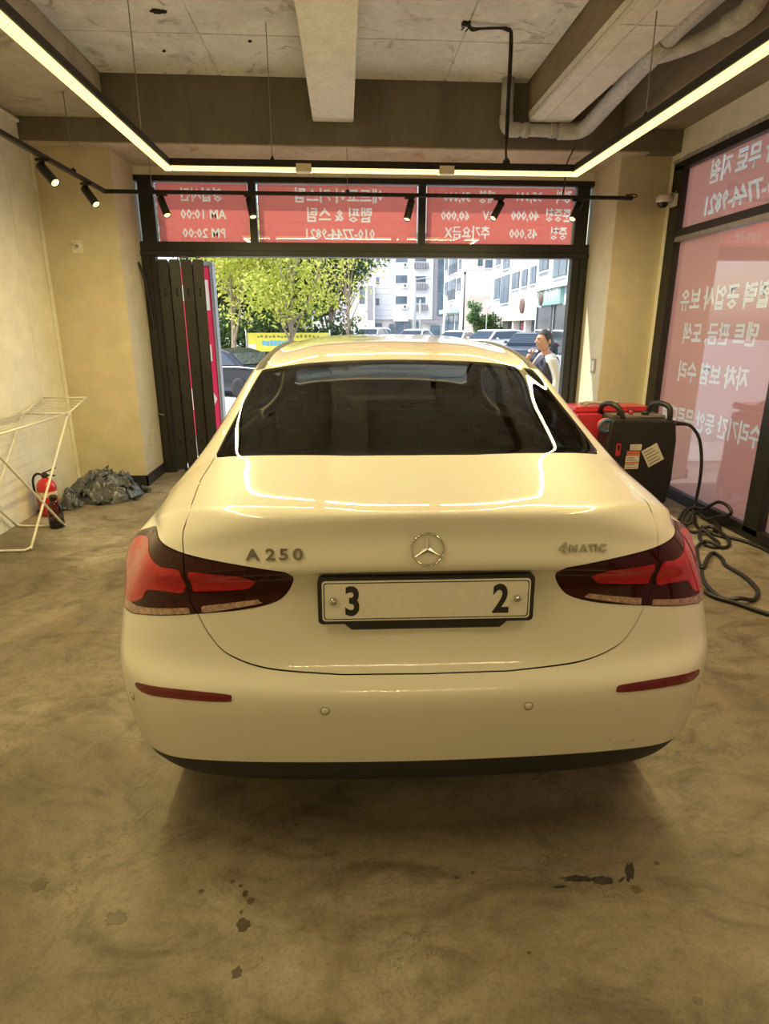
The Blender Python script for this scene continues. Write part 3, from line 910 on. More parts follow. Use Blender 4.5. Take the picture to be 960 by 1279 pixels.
def car_cage():
    V, F, idx = [], [], {}

    def add(key, p):
        if key not in idx:
            idx[key] = len(V)
            V.append(p)
        return idx[key]

    def rear(i, k):
        z0, y0, z1, x1, y1 = REAR[k]
        fz = FX[i] ** 2.2
        y = y0 + (y1 - y0) * FY[i]
        z = z0 + (z1 - z0) * fz
        if k == 7: y += (.017, .017, .008, 0, 0, 0, 0)[i]      # plate recess between the lamps
        if k == 6: y += (.010, .010, .004, 0, 0, 0, 0)[i]
        return (FX[i] * x1, y, z)

    def topv(i, j):
        xs, ys, zs = TOP[j]
        return (xs[i], ys[i], zs[i])

    def widthmax(y):
        pts = [(.25, .874), (.40, .884), (.60, .893), (.9, .898), (1.6, .896), (2.6, .896), (3.3, .897), (3.7, .892), (4.0, .868), (4.2, .82), (4.3, .755), (4.46, .70)]
        for a, b in zip(pts, pts[1:]):
            if y <= b[0]:
                t = max(0, (y - a[0]) / (b[0] - a[0]))
                return a[1] + (b[1] - a[1]) * t
        return pts[-1][1]

    def side(j, k):
        x, y, z = topv(6, j)
        zc = REAR[k][2]
        z0 = .20
        zz = z0 + (z - z0) * SIDE_F[k]
        blend = max(0, 1 - j / 3.0)
        zz = zz * (1 - blend) + zc * blend
        if k == NK - 1:
            return (x, y, z)
        w = widthmax(y)
        if SIDE_F[k] > .8:
            t = (SIDE_F[k] - .8) / .2
            xx = w * (1 - t ** 2) * .996 + x * t ** 2
        else:
            xx = w * SIDE_X[k]
        yy = y - (0.05 if j < 2 else 0) * (1 - k / (NK - 1)) * (1 if j else 0)
        return (xx, yy, zz)

    NJ = len(TOP)
    rid = {}
    for k in range(NK):
        for i in range(7):
            rid[i, k] = add(('r', i, k), rear(i, k))
    tid = {}
    for i in range(7):
        tid[i, -1] = rid[i, NK - 1]
        for j in range(NJ):
            tid[i, j] = add(('t', i, j), topv(i, j))
    sid = {}
    for k in range(NK):
        sid[-1, k] = rid[6, k]
        for j in range(NJ):
            sid[j, k] = tid[6, j] if k == NK - 1 else add(('s', j, k), side(j, k))
    # nose: columns share the last top row, rows share the last flank column
    nid = {}
    for k in range(NK):
        for i in range(7):
            if k == NK - 1: nid[i, k] = tid[i, NJ - 1]
            elif i == 6: nid[i, k] = sid[NJ - 1, k]
            else:
                xs, ys, zs = TOP[-1]
                c = V[sid[NJ - 1, k]]
                f = xs[i] / xs[6]
                bow = [.03, .07, .09, .10, .10, .09, .085, .075, .06, .03][k]
                y = ys[i] + (c[1] - ys[6]) * f ** 3 + bow * (1 - f ** 4)
                z = .2 + (zs[i] - .2) * SIDE_F[k]
                nid[i, k] = add(('n', i, k), (c[0] * f, y, z))
    for k in range(NK - 1):
        for i in range(6):
            F.append((rid[i, k], rid[i + 1, k], rid[i + 1, k + 1], rid[i, k + 1]))
            F.append((nid[i + 1, k], nid[i, k], nid[i, k + 1], nid[i + 1, k + 1]))
    for j in range(-1, NJ - 1):
        for i in range(6):
            F.append((tid[i, j], tid[i + 1, j], tid[i + 1, j + 1], tid[i, j + 1]))
        for k in range(NK - 1):
            F.append((sid[j, k], sid[j + 1, k], sid[j + 1, k + 1], sid[j, k + 1]))
    # mirror
    n = len(V)
    mir = {}
    V2 = list(V)
    for a, p in enumerate(V):
        if abs(p[0]) < 1e-9: mir[a] = a
        else:
            mir[a] = len(V2)
            V2.append((-p[0], p[1], p[2]))
    F2 = F + [tuple(mir[a] for a in reversed(f)) for f in F]
    return np.array(V2, float), F2


def solve_limit(T, F, it=14):
    """Control points whose Catmull-Clark limit passes through T."""
    n = len(T)
    from collections import defaultdict
    nb, fd, ec = defaultdict(set), defaultdict(list), defaultdict(int)
    for f in F:
        for a in range(4):
            u, v, w = f[a], f[(a + 1) % 4], f[(a + 2) % 4]
            nb[u].add(v); nb[v].add(u)
            fd[u].append(w)
            ec[(min(u, v), max(u, v))] += 1
    bnd = defaultdict(list)
    for (u, v), c in ec.items():
        if c == 1:
            bnd[u].append(v); bnd[v].append(u)
    A = np.zeros((n, n))
    for v in range(n):
        if v in bnd:
            A[v, v] = 4 / 6
            for w in bnd[v]: A[v, w] += 1 / 6
        else:
            k = len(nb[v]); d = k * (k + 5)
            A[v, v] = k * k / d
            for w in nb[v]: A[v, w] += 4 / d
            for w in fd[v]: A[v, w] += 1 / d
    P = T.copy()
    for _ in range(it):
        P += (T - A @ P) * 0.9
    return P


def subdivide(P, F, lev):
    me = bpy.data.meshes.new('cage')
    me.from_pydata([tuple(p) for p in P], [], F)
    o = bpy.data.objects.new('cage', me)
    COL.objects.link(o)
    md = o.modifiers.new('s', 'SUBSURF')
    md.levels = lev; md.render_levels = lev
    md.boundary_smooth = 'ALL'
    bpy.context.view_layer.update()
    ev = o.evaluated_get(bpy.context.evaluated_depsgraph_get())
    m2 = ev.to_mesh()
    nv = len(m2.vertices)
    V = np.empty(nv * 3); m2.vertices.foreach_get('co', V); V = V.reshape(-1, 3)
    N = np.empty(nv * 3); m2.vertex_normals.foreach_get('vector', N); N = N.reshape(-1, 3)
    Q = np.empty(len(m2.loops), int); m2.loops.foreach_get('vertex_index', Q); Q = Q.reshape(-1, 4)
    ev.to_mesh_clear()
    bpy.data.objects.remove(o)
    bpy.data.meshes.remove(me)
    T = np.concatenate([Q[:, [0, 1, 2]], Q[:, [0, 2, 3]]])
    return V, N, T


class Sheet:
    """Triangle sheet with vertex normals that can be clipped by scalar fields."""
    def __init__(s, V, N, T):
        s.V, s.N, s.T = V, N, T

    def clip(s, fn, off=0.0):
        """keep where fn(V) > off, edge cut exactly on the level"""
        if len(s.T) == 0: return s
        f = fn(s.V) - off
        f = np.where(np.abs(f) < 1e-7, 1e-7, f)
        pos = f > 0
        c = pos[s.T].sum(1)
        keep = s.T[c == 3]
        V, N, tris = [s.V], [s.N], [keep]
        nv = len(s.V)
        for cnt in (1, 2):
            t = s.T[c == cnt]
            if len(t) == 0: continue
            lone = (pos[t] == (cnt == 1))
            k = lone.argmax(1)
            r = np.arange(len(t))
            a, b, d = t[r, k], t[r, (k + 1) % 3], t[r, (k + 2) % 3]
            def cut(p, q):
                w = (f[p] / (f[p] - f[q]))[:, None]
                n = s.N[p] + (s.N[q] - s.N[p]) * w
                n /= np.linalg.norm(n, axis=1, keepdims=True) + 1e-12
                return s.V[p] + (s.V[q] - s.V[p]) * w, n
            v1, n1 = cut(a, b); v2, n2 = cut(a, d)
            i1 = nv + np.arange(len(t)); i2 = i1 + len(t)
            nv += 2 * len(t)
            V += [v1, v2]; N += [n1, n2]
            if cnt == 1:
                tris.append(np.stack([a, i1, i2], 1))
            else:
                tris.append(np.stack([i1, b, d], 1)); tris.append(np.stack([i1, d, i2], 1))
        return Sheet(np.concatenate(V), np.concatenate(N), np.concatenate(tris)).compact()

    def compact(s):
        # weld cut points shared by neighbouring triangles, drop unused vertices
        key = np.round(s.V * 2e6).astype(np.int64)
        _, first, inv = np.unique(key, axis=0, return_index=True, return_inverse=True)
        inv = inv.reshape(-1)
        T = first[inv[s.T]]
        ok = (T[:, 0] != T[:, 1]) & (T[:, 1] != T[:, 2]) & (T[:, 0] != T[:, 2])
        T = T[ok]
        u, inv2 = np.unique(T, return_inverse=True)
        return Sheet(s.V[u], s.N[u], inv2.reshape(-1, 3))

    def near(s, mask):
        t = s.T[mask(s.V)[s.T].all(1)]
        return Sheet(s.V, s.N, t).compact()

    def offset(s, d):
        return Sheet(s.V + s.N * d, s.N, s.T)

    def build(s, name, m, parent, thick=0.0):
        V, N, T = s.V, s.N, s.T
        if thick:
            # rim folded inward so that panel edges have depth
            E = np.concatenate([T[:, [0, 1]], T[:, [1, 2]], T[:, [2, 0]]])
            key = np.sort(E, 1)
            _, ix, cn = np.unique(key, axis=0, return_index=True, return_counts=True)
            B = E[ix[cn == 1]]
            n = len(V)
            u, inv = np.unique(B, return_inverse=True)
            inv = inv.reshape(-1, 2)
            V2 = V[u] - N[u] * thick
            a, b = B[:, 0], B[:, 1]; c, d = inv[:, 0] + n, inv[:, 1] + n
            rim = np.concatenate([np.stack([b, a, c], 1), np.stack([b, c, d], 1)])
            V = np.concatenate([V, V2]); N = np.concatenate([N, N[u]]); T = np.concatenate([T, rim])
        return obj(name, V.tolist(), T.tolist(), m, parent, True, N.tolist())


def poly_field(poly, coords):
    """signed distance (+ inside) to a closed polygon in the 2-D coordinates coords(V)"""
    P = np.array(poly, float)
    Q = np.roll(P, -1, 0)
    lo, hi = P.min(0) - .06, P.max(0) + .06

    def fn(V):
        X = coords(V)
        out = np.full(len(X), -1.0)
        near = ((X > lo) & (X < hi)).all(1)
        ids = np.nonzero(near)[0]
        for c0 in range(0, len(ids), 20000):
            ii = ids[c0:c0 + 20000]
            x = X[ii]
            d = Q - P
            w = x[:, None, :] - P[None]
            t = np.clip((w * d).sum(2) / ((d * d).sum(1) + 1e-15), 0, 1)
            dist = np.sqrt((((w - t[..., None] * d) ** 2).sum(2)).min(1))
            y = x[:, 1][:, None]
            cond = (P[:, 1] > y) != (Q[:, 1] > y)
            xi = (Q[:, 0] - P[:, 0]) * (y - P[:, 1]) / (Q[:, 1] - P[:, 1] + 1e-15) + P[:, 0]
            ins = (cond & (x[:, 0][:, None] < xi)).sum(1) % 2 == 1
            out[ii] = np.where(ins, dist, -dist)
        return out
    return fn


YC = 0.90
def c_theta(V):   # unrolled rear corner: arc position (about 0.9 m ahead of the bumper) against height
    return np.stack([np.arctan2(np.abs(V[:, 0]), YC - V[:, 1]) * .85, V[:, 2]], 1)
def c_top(V): return np.stack([np.abs(V[:, 0]), V[:, 1]], 1)
def c_side(V): return np.stack([V[:, 1], V[:, 2]], 1)
def c_oblq(V): return np.stack([np.abs(V[:, 0]), (V[:, 1] + V[:, 2]) * .70711], 1)

# ==== PANELS
CAR = empty('sedan_car', (.198, 1.36, 0), R(-1.2))
tag(CAR, 'white four-door sedan parked in the garage, seen from behind', 'car')
PAINT = mat('car_paint', (.74, .72, .65), .38, noise_scale=900, noise_amt=.01, coat=1.0, coat_rough=.015)
BLACKP = mat('black_plastic', (.018, .018, .019), .55, noise_scale=300, noise_amt=.3, bump=.05)
GLOSSB = mat('gloss_black', (.01, .01, .011), .12, noise_scale=60, noise_amt=.2)
SEAM = mat('seam_black', (.004, .004, .004), .9, noise_scale=60, noise_amt=.2)
TINT = glass_mat('tinted_glass', (.17, .175, .165), ior=1.52)
TINT2 = glass_mat('windscreen_glass', (.62, .68, .66), ior=1.52)
CHROME = mat('chrome', (.62, .62, .60), .14, 1.0, noise_scale=40, noise_amt=.05)
LENS_DARK = mat('lamp_dark_red', (.032, .003, .003), .2, noise_scale=25, noise_amt=.35, coat=.5, coat_rough=.02, spec=.1)
LENS_RED = mat('lamp_red', (.42, .005, .012), .16, noise_scale=60, noise_amt=.25, coat=1.0, coat_rough=.02, bump=.15, bump_scale=160, stretch=(1, 1, 6), spec=.1)
LENS_CLEAR = mat('lamp_clear_strip', (.42, .27, .22), .18, .3, noise_scale=90, noise_amt=.45, coat=1.0, coat_rough=.02, bump=.4, bump_scale=120)
REFL = mat('reflector_red', (.14, .006, .01), .25, noise_scale=120, noise_amt=.3, coat=.6)
LINER = mat('cabin_lining', (.035, .034, .033), .85, noise_scale=40, noise_amt=.2)

_T, _F = car_cage()
SHELL = Sheet(*subdivide(solve_limit(_T, _F), _F, 4))
BVH = BVHTree.FromPolygons([tuple(p) for p in SHELL.V.tolist()], SHELL.T.tolist())


def on_rear(x, z):
    r = BVH.ray_cast(Vector((x, -1, z)), Vector((0, 1, 0)))
    return r[0], r[1]


def q_(Y, z): return (Y + z) * .70711


def smooth_poly(p, n=5): return crom(p, n, True)

rear_glass = poly_field([(-.1, .553), (.2, .556)] + crom([(.42, .580), (.53, .602), (.61, .628), (.642, .648), (.652, .68)], 4) + crom([(.615, 1.0), (.578, 1.27), (.566, 1.292), (.545, 1.297), (.36, 1.290), (.15, 1.296)], 4) + [(-.1, 1.298)], c_top)
trim_f = poly_field(crom([(.603, 1.285), (.588, 1.6), (.566, 1.95), (.560, 2.3), (.570, 2.72)], 6) + crom([(.545, 2.72), (.528, 2.3), (.532, 1.98), (.550, 1.6), (.566, 1.305)], 6), c_top)
screen_f = poly_field([(-.1, 2.75), (.30, 2.742), (.50, 2.715), (.535, 2.75), (.60, 3.05), (.655, 3.29), (.62, 3.37), (.40, 3.42), (-.1, 3.44)], c_top)
sw_rear = poly_field([(1.15, 1.0), (1.22, 1.075), (1.36, 1.165), (1.6, 1.245), (1.85, 1.285), (1.99, 1.295), (2.02, .985)], c_side)
sw_front = poly_field([(2.09, .985), (2.06, 1.297), (2.3, 1.298), (2.55, 1.27), (2.8, 1.185), (3.1, 1.03), (3.17, .965)], c_side)
pillar_f = poly_field([(1.95, .975), (1.95, 1.30), (2.12, 1.302), (2.16, .975)], c_side)
lid_f = poly_field([(-.1, 1.215)] + [(.60, 1.225), (.652, 1.222)] + crom([(.655, 1.10), (.653, 1.04), (.627, .868), (.636, .804), (.632, .748), (.622, .654), (.603, .615), (.570, .562), (.52, .516), (.41, .478), (.22, .4575)], 6) + [(-.1, .453)], c_oblq)
lamp_f = poly_field(crom([(.352, .880), (.466, .896), (.575, .908), (.62, .914), (.69, .924), (.75, .930), (.80, .926)], 4) + crom([(.86, .90), (.93, .855), (.945, .81), (.90, .755), (.84, .722), (.79, .712), (.73, .716)], 4) + crom([(.69, .727), (.565, .752), (.475, .766), (.415, .780), (.380, .797), (.360, .826), (.350, .855), (.347, .873)], 4), c_theta)
def flip(f): return lambda V: -f(V)
def side_only(f): return lambda V: np.where(np.abs(V[:, 0]) > .56, f(V), -1.0)
def zone(lo, hi): return lambda V: np.minimum(V[:, 1] - lo, hi - V[:, 1])

GAP = .0022
glass = SHELL.near(lambda V: (V[:, 1] > .5) & (V[:, 1] < 1.5) & (V[:, 2] > 1.0)).clip(rear_glass)
rg = glass.clip(rear_glass, .001).build('rear_window', TINT, CAR)
tag(rg, 'dark tinted rear window')
rest = SHELL.clip(flip(rear_glass), .001).clip(flip(trim_f)).clip(flip(screen_f), .001)
rest = rest.clip(flip(side_only(sw_rear))).clip(flip(side_only(sw_front))).clip(flip(side_only(pillar_f)))
SHELL.near(lambda V: (V[:, 1] > 2.5) & (V[:, 1] < 3.7) & (V[:, 2] > .95)).clip(screen_f, .002).build('windscreen', TINT2, CAR)
tr = SHELL.near(lambda V: (V[:, 1] > 1.1) & (V[:, 1] < 2.95) & (V[:, 2] > 1.2)).clip(trim_f)
for s in (-1, 1):
    half = lambda V, s=s: V[:, 0] * s
    t_ = tr.clip(half).offset(.001).build('roof_trim', BLACKP, CAR)
    sideband = SHELL.near(lambda V, s=s: (V[:, 0] * s > .5) & (V[:, 1] > 1.0) & (V[:, 1] < 3.4) & (V[:, 2] > .9))
    sideband.clip(sw_rear).clip(flip(pillar_f)).build('door_glass', TINT, CAR)
    sideband.clip(sw_front).clip(flip(pillar_f)).build('door_glass', TINT, CAR)
    sideband.clip(pillar_f).build('pillar_trim', GLOSSB, CAR)


def arch(y0):
    return lambda V: np.where(np.abs(V[:, 0]) > .55, np.hypot(V[:, 1] - y0, V[:, 2] - .325) - .362, 1.0)
AXLES = (.935, 3.664)
rest = rest.clip(arch(AXLES[0])).clip(arch(AXLES[1]))
rear = rest.near(lambda V: V[:, 1] < .95)
fore = rest.near(lambda V: V[:, 1] >= .70)
# rear end: lid, lamps, bumper, diffuser
rearz = rest
def bump_top(V):
    th = c_theta(V)[:, 0]
    t = np.clip((th - .86) / .08, 0, 1)
    lim = .80 - .085 * t * t * (3 - 2 * t)
    return np.minimum(lim - V[:, 2], .70 - V[:, 1])
no_lamp = rearz.clip(flip(lamp_f), GAP)
lid = no_lamp.near(lambda V: V[:, 1] < .75).clip(lid_f, GAP)
lid_o = lid.build('trunk_lid', PAINT, CAR, thick=.012)
outer = no_lamp.clip(flip(lid_f), GAP)
bmp = outer.near(lambda V: V[:, 1] < .80).clip(bump_top, GAP * .5)
def diff_line(V): return V[:, 2] - (.352 - .032 * (np.abs(V[:, 0]) / .75) ** 4)
bumper_o = bmp.clip(diff_line).build('rear_bumper', PAINT, CAR, thick=.012)
bmp.clip(flip(diff_line)).offset(-.004).build('rear_diffuser', BLACKP, CAR)
body = outer.clip(flip(bump_top), GAP * .5)
# doors as panels of their own
door_r = poly_field([(1.30, .30), (1.42, .50), (1.44, .70), (1.10, .96), (1.20, 1.09), (1.36, 1.185), (1.6, 1.262), (1.85, 1.302), (2.05, 1.315), (2.09, .98), (2.11, .30)], c_side)
door_fr = poly_field([(2.11, .30), (2.09, .98), (2.05, 1.315), (2.3, 1.316), (2.56, 1.288), (2.82, 1.20), (3.12, 1.04), (3.24, .92), (3.20, .30)], c_side)
dr, df = side_only(door_r), side_only(door_fr)
for s in (-1, 1):
    hs = body.near(lambda V, s=s: (V[:, 0] * s > .55) & (V[:, 1] > .9) & (V[:, 1] < 3.5))
    hs.clip(door_r, GAP).build('door', PAINT, CAR)
    hs.clip(door_fr, GAP).build('door', PAINT, CAR)
body2 = body.clip(flip(dr), GAP).clip(flip(df), GAP)
fdark = lambda V: np.where(V[:, 1] > 3.9, np.minimum(.40 - np.abs(V[:, 0]), np.minimum(V[:, 2] - .40, .66 - V[:, 2])), -1.0)
hl = poly_field([(.42, .60), (.42, .70), (.60, .735), (.72, .745), (.78, .70), (.66, .62)], lambda V: np.where((V[:, 1] > 3.85)[:, None], np.stack([np.abs(V[:, 0]), V[:, 2]], 1), 9.0))
body2.clip(fdark).build('grille', GLOSSB, CAR)
for s in (-1, 1):
    body2.near(lambda V, s=s: (V[:, 0] * s > .2) & (V[:, 1] > 3.8)).clip(hl).build('headlamp', mat('headlamp_glass', (.5, .52, .54), .08, .6, noise_scale=30, coat=1), CAR)
body_o = body2.clip(flip(fdark)).clip(flip(hl)).build('body_shell', PAINT, CAR, thick=.010)
# dark channels behind the panel joints
def band(f, w): return lambda V: w - np.abs(f(V))
seams = SHELL.near(lambda V: V[:, 1] < .80)
seams.clip(band(lid_f, .011)).offset(-.006).build('lid_joint', SEAM, CAR)
seams.clip(band(lamp_f, .010)).offset(-.006).build('lamp_joint', SEAM, CAR)
bj = seams.clip(lambda V: .010 - np.abs(bump_top(V))).clip(flip(lid_f)).offset(-.006).build('bumper_joint', SEAM, CAR)
sj = SHELL.near(lambda V: (np.abs(V[:, 0]) > .55) & (V[:, 1] > .9) & (V[:, 1] < 3.4))
sj.clip(band(door_r, .009)).offset(-.006).build('door_joint', SEAM, CAR)
sj.clip(band(door_fr, .009)).offset(-.006).build('door_joint', SEAM, CAR)

# tail lamps: an outer half on the body and an inner half on the lid
RED_OUT = smooth_poly([(.86, .875), (.80, .898), (.745, .900), (.707, .888), (.671, .874), (.636, .868), (.592, .867), (.590, .808), (.628, .804), (.685, .796), (.70, .768), (.74, .745), (.80, .745), (.86, .80)], 3)
RED_IN = [(.572, .870), (.459, .867), (.434, .845), (.453, .823), (.570, .812)]
CLR_OUT = [(.83, .745), (.715, .742), (.577, .767), (.573, .748), (.70, .722), (.79, .716), (.84, .728)]
CLR_IN = [(.551, .774), (.430, .795), (.420, .785), (.548, .755)]
lampz = SHELL.near(lambda V: (V[:, 1] < .75) & (V[:, 2] > .65) & (V[:, 2] < .98))
for s in (-1, 1):
    half = lampz.near(lambda V, s=s: V[:, 0] * s > .2)
    lens = half.clip(lamp_f, GAP * .6)
    for nm, fld, red, clr in (('tail_lamp_outer', flip(lid_f), RED_OUT, CLR_OUT), ('tail_lamp_inner', lid_f, RED_IN, CLR_IN)):
        part = lens.clip(fld, GAP)
        lo = part.offset(.0015).build(nm, LENS_DARK, CAR, thick=.014)
        tag(lo, 'dark red tail lamp lens')
        part.clip(poly_field(red, c_theta)).offset(.003).build('red_light_bar', LENS_RED, lo, thick=.003)
        part.clip(poly_field(clr, c_theta)).offset(.003).build('clear_reflector_strip', LENS_CLEAR, lo, thick=.003)

# red bumper reflectors, sensors, tow-eye cover
refl_f = poly_field(smooth_poly([(.674, .546), (.57, .562), (.460, .5625), (.450, .553), (.456, .543), (.57, .536), (.656, .527)], 3), c_theta)
refz = SHELL.near(lambda V: (V[:, 1] < .3) & (V[:, 2] > .48) & (V[:, 2] < .62))
for s in (-1, 1):
    h_ = refz.near(lambda V, s=s: V[:, 0] * s > .2)
    h_.clip(refl_f).offset(.0025).build('bumper_reflector', REFL, CAR, thick=.004)
tow_f = poly_field([(.457, .372), (.449, .415), (.455, .423), (.498, .420), (.506, .412), (.514, .370)], c_theta)
tz = SHELL.near(lambda V: (V[:, 1] < .3) & (V[:, 0] > .3) & (V[:, 2] > .34) & (V[:, 2] < .45))
tow_o = tz.clip(tow_f, .0012).offset(.0006).build('tow_eye_cover', PAINT, CAR)
tz.clip(band(tow_f, .0010)).offset(.0016).build('tow_cover_joint', mat('joint_grey', (.10, .09, .07), .9, noise_scale=50), CAR)
for (sx, sz) in ((-.267, .524), (.267, .524), (-.815, .487), (.815, .487)):
    p, n = on_rear(sx, sz)
    M = Matrix.Translation(p + n * .0004) @ rot_to(n)
    so = MB().lathe([(.0001, .0012), (.0098, .0010), (.0105, 0)], 20, M).build('parking_sensor', PAINT, CAR)
    MB().lathe([(.0106, .0006), (.0124, .0007)], 20, M, False, False).build('sensor_ring', mat('joint_grey', (.10, .09, .07), .9), so)

# number plate with black surround; only the characters that can be read
pl = empty('number_plate', (0, 0, 0)); pl.parent = CAR
PM = Matrix.Translation((0, .071, .803)) @ Matrix.Rotation(R(-3), 4, 'X')
def rrect(w, h, r, n=4):
    out = []
    for cx, cz, a0 in ((w - r, h - r, 0), (-w + r, h - r, 90), (-w + r, -h + r, 180), (w - r, -h + r, 270)):
        for k in range(n + 1):
            a = R(a0 + 90 * k / n)
            out.append((cx + r * math.cos(a), cz + r * math.sin(a)))
    return out
WHITEP = mat('plate_white', (.80, .79, .74), .4, noise_scale=60, noise_amt=.04)
MB().prism(rrect(.281, .064, .012), .001, .022, 'xz', PM).build('plate_frame', BLACKP, pl)
MB().prism(rrect(.270, .0545, .009), -.002, .001, 'xz', PM).build('plate_face', WHITEP, pl)
ring_o, ring_i = rrect(.266, .0505, .008), rrect(.2635, .048, .007)
rb = MB(); n_ = len(ring_o)
rb.add([PM @ Vector((p[0], -.0024, p[1])) for p in ring_o] + [PM @ Vector((p[0], -.0024, p[1])) for p in ring_i], [(i, (i + 1) % n_, n_ + (i + 1) % n_, n_ + i) for i in range(n_)])
rb.build('plate_border_line', BLACKP, pl)
TM = PM @ Matrix.Translation((0, -.0024, 0)) @ Matrix.Rotation(R(90), 4, 'X')
for ch, x in (('3', -.192), ('2', .193)):
    text_mesh('plate_character', ch, .108, BLACKP, pl, TM @ Matrix.Translation((x, -.004, 0)), 'CENTER', extrude=.0004, width=.80, bold=.0032, res=6)
for x in (-.241, .236):
    sb = MB().lathe([(.0105, -.002), (.0105, .003), (.008, .0065), (.0001, .0068)], 16, TM @ Matrix.Translation((x, 0, 0)))
    sb.build('plate_bolt', CHROME, pl)
MB().prism([(-.215, -.064), (.215, -.064), (.195, -.082), (-.195, -.082)], .004, .026, 'xz', PM).build('plate_lower_trim', BLACKP, pl)

# star emblem
p, n = on_rear(0, .940)
EM = Matrix.Translation(p + n * .004) @ rot_to(n)
zl = EM.to_3x3().inverted() @ Vector((0, 0, 1)); up_a = math.atan2(zl.y, zl.x)
st = empty('star_emblem'); st.parent = CAR
MB().tube([EM @ Vector((.0405 * math.cos(2 * PI * k / 40), .0405 * math.sin(2 * PI * k / 40), 0)) for k in range(40)], .0026, 8, closed=True).build('ring', CHROME, st)
sb = MB()
for k in range(3):
    a = up_a + k * 2 * PI / 3
    t = Vector((math.cos(a), math.sin(a), 0)) * .0395
    l = Vector((math.cos(a + PI / 3), math.sin(a + PI / 3), 0)) * .0075
    r_ = Vector((math.cos(a - PI / 3), math.sin(a - PI / 3), 0)) * .0075
    c = Vector((0, 0, .0055))
    sb.add([EM @ v for v in (t, l, Vector(), r_, c)], [(0, 1, 4), (0, 4, 3), (1, 2, 4), (2, 3, 4)])
sb.build('star', CHROME, st)

def badge(name, spans, x, z, ang, parent):
    p, n = on_rear(x, z)
    zax = n
    xax = Vector((1, 0, 0)); xax = (xax - zax * xax.dot(zax)).normalized()
    yax = zax.cross(xax)
    B = Matrix((xax, yax, zax)).transposed().to_4x4()
    B = Matrix.Translation(p + n * .0015) @ B @ Matrix.Rotation(R(ang), 4, 'Z')
    e = empty(name); e.parent = parent
    for ch, dx, dy, size, w in spans:
        text_mesh('badge_letter', ch, size, CHROME, e, B @ Matrix.Translation((dx, dy, 0)), 'CENTER', extrude=.0018, width=w, bold=.0009, res=4)
    return e
badge('model_badge', [('A', -.058, 0, .040, 1.25), ('2', -.012, 0, .040, 1.30), ('5', .0225, 0, .040, 1.30), ('0', .059, 0, .040, 1.35)], -.386, .9245, 0, CAR)
badge('drive_badge', [('4', -.056, .001, .038, 1.35), ('M', -.0275, 0, .026, 1.15), ('A', .0, 0, .026, 1.15), ('T', .0225, 0, .026, 1.1), ('I', .0365, 0, .026, 1.1), ('C', .0535, 0, .026, 1.15)], .408, .929, 0, CAR)

# wheels
TYRE = mat('tyre_rubber', (.02, .02, .02), .85, noise_scale=80, noise_amt=.3)
ALLOY = mat('alloy', (.45, .45, .46), .3, .9, noise_scale=50, noise_amt=.08)
for y0 in AXLES:
    for s in (-1, 1):
        w = empty('wheel'); w.parent = CAR
        WM = Matrix.Translation((s * .775, y0, .322)) @ Matrix.Rotation(R(90) * s, 4, 'Y')
        MB().lathe([(.225, -.105), (.300, -.108), (.318, -.085), (.322, 0), (.318, .085), (.300, .108), (.225, .105)], 36, WM, False, False).build('tyre', TYRE, w)
        rim = MB().lathe([(.226, -.10), (.215, -.06), (.215, .07), (.226, .098)], 36, WM, False, False)
        for k in range(5):
            rim.box((.03, -.028, .06), (.218, .028, .085), .006, WM @ Matrix.Rotation(2 * PI * k / 5, 4, 'Z'))
        rim.lathe([(.055, .05), (.055, .09), (.0001, .092)], 20, WM)
        rim.build('rim', ALLOY, w)
under = MB()
under.box((-.68, .36, .17), (.72, 4.25, .20), .01)
for y0 in AXLES:
    for s in (-1, 1):
        under.box((s * .60 - .02, y0 - .38, .20), (s * .60 + .02, y0 + .38, .74))
under.build('underbody', LINER, CAR)

# cabin: lining, seats, shelf, dashboard, mirror, steering wheel
cab = body2.near(lambda V: (V[:, 1] > .60) & (V[:, 1] < 3.6) & (V[:, 2] > .84))
cab.offset(-.022).build('cabin_lining', LINER, CAR)
inn = MB()
inn.box((-.84, .70, .20), (.84, 3.4, .24))
inn.box((-.84, .9, .24), (-.80, 3.3, .86)); inn.box((.80, .9, .24), (.84, 3.3, .86))
inn.build('cabin_floor', LINER, CAR)
MB().box((-.66, .72, .96), (.66, 1.02, 1.0), .012).build('parcel_shelf', LINER, CAR)
MB().box((-.74, 2.95, .60), (.74, 3.38, .98), .06).build('dashboard', LINER, CAR)
SEATM = mat('seat_leather', (.045, .042, .040), .6, noise_scale=50, noise_amt=.2)
def car_seat(x, y, w, name):
    e = empty(name); e.parent = CAR
    MB().box((x - w, y, .34), (x + w, y + .52, .50), .05).build('seat_cushion', SEATM, e)
    BM = Matrix.Translation((x, y + .06, .46)) @ Matrix.Rotation(R(-18), 4, 'X').inverted()
    BM = Matrix.Translation((x, y + .06, .46)) @ Matrix.Rotation(R(18), 4, 'X')
    MB().box((-w, -.06, 0), (w, .06, .57), .05, BM).build('seat_back', SEATM, e)
    hs_ = [0] if w < .4 else [-.38, 0, .38]
    for hx in hs_:
        MB().box((hx - .125, -.05, .60), (hx + .125, .05, .755 if w < .4 else .71), .045, BM).build('headrest', SEATM, e)
car_seat(-.37, 2.10, .25, 'front_seat'); car_seat(.37, 2.10, .25, 'front_seat'); car_seat(0, 1.22, .62, 'rear_bench')
mr = MB().box((-.11, 2.86, 1.255), (.11, 2.885, 1.325), .015); mr.tube([(0, 2.88, 1.31), (0, 2.93, 1.36)], .012, 8)
mr.build('rear_view_mirror', GLOSSB, CAR)
sw = MB().tube([(-.37 + .18 * math.cos(a), 2.78 + .07 * math.sin(a), .88 + .165 * math.sin(a)) for a in [2 * PI * k / 28 for k in range(28)]], .016, 8, closed=True)
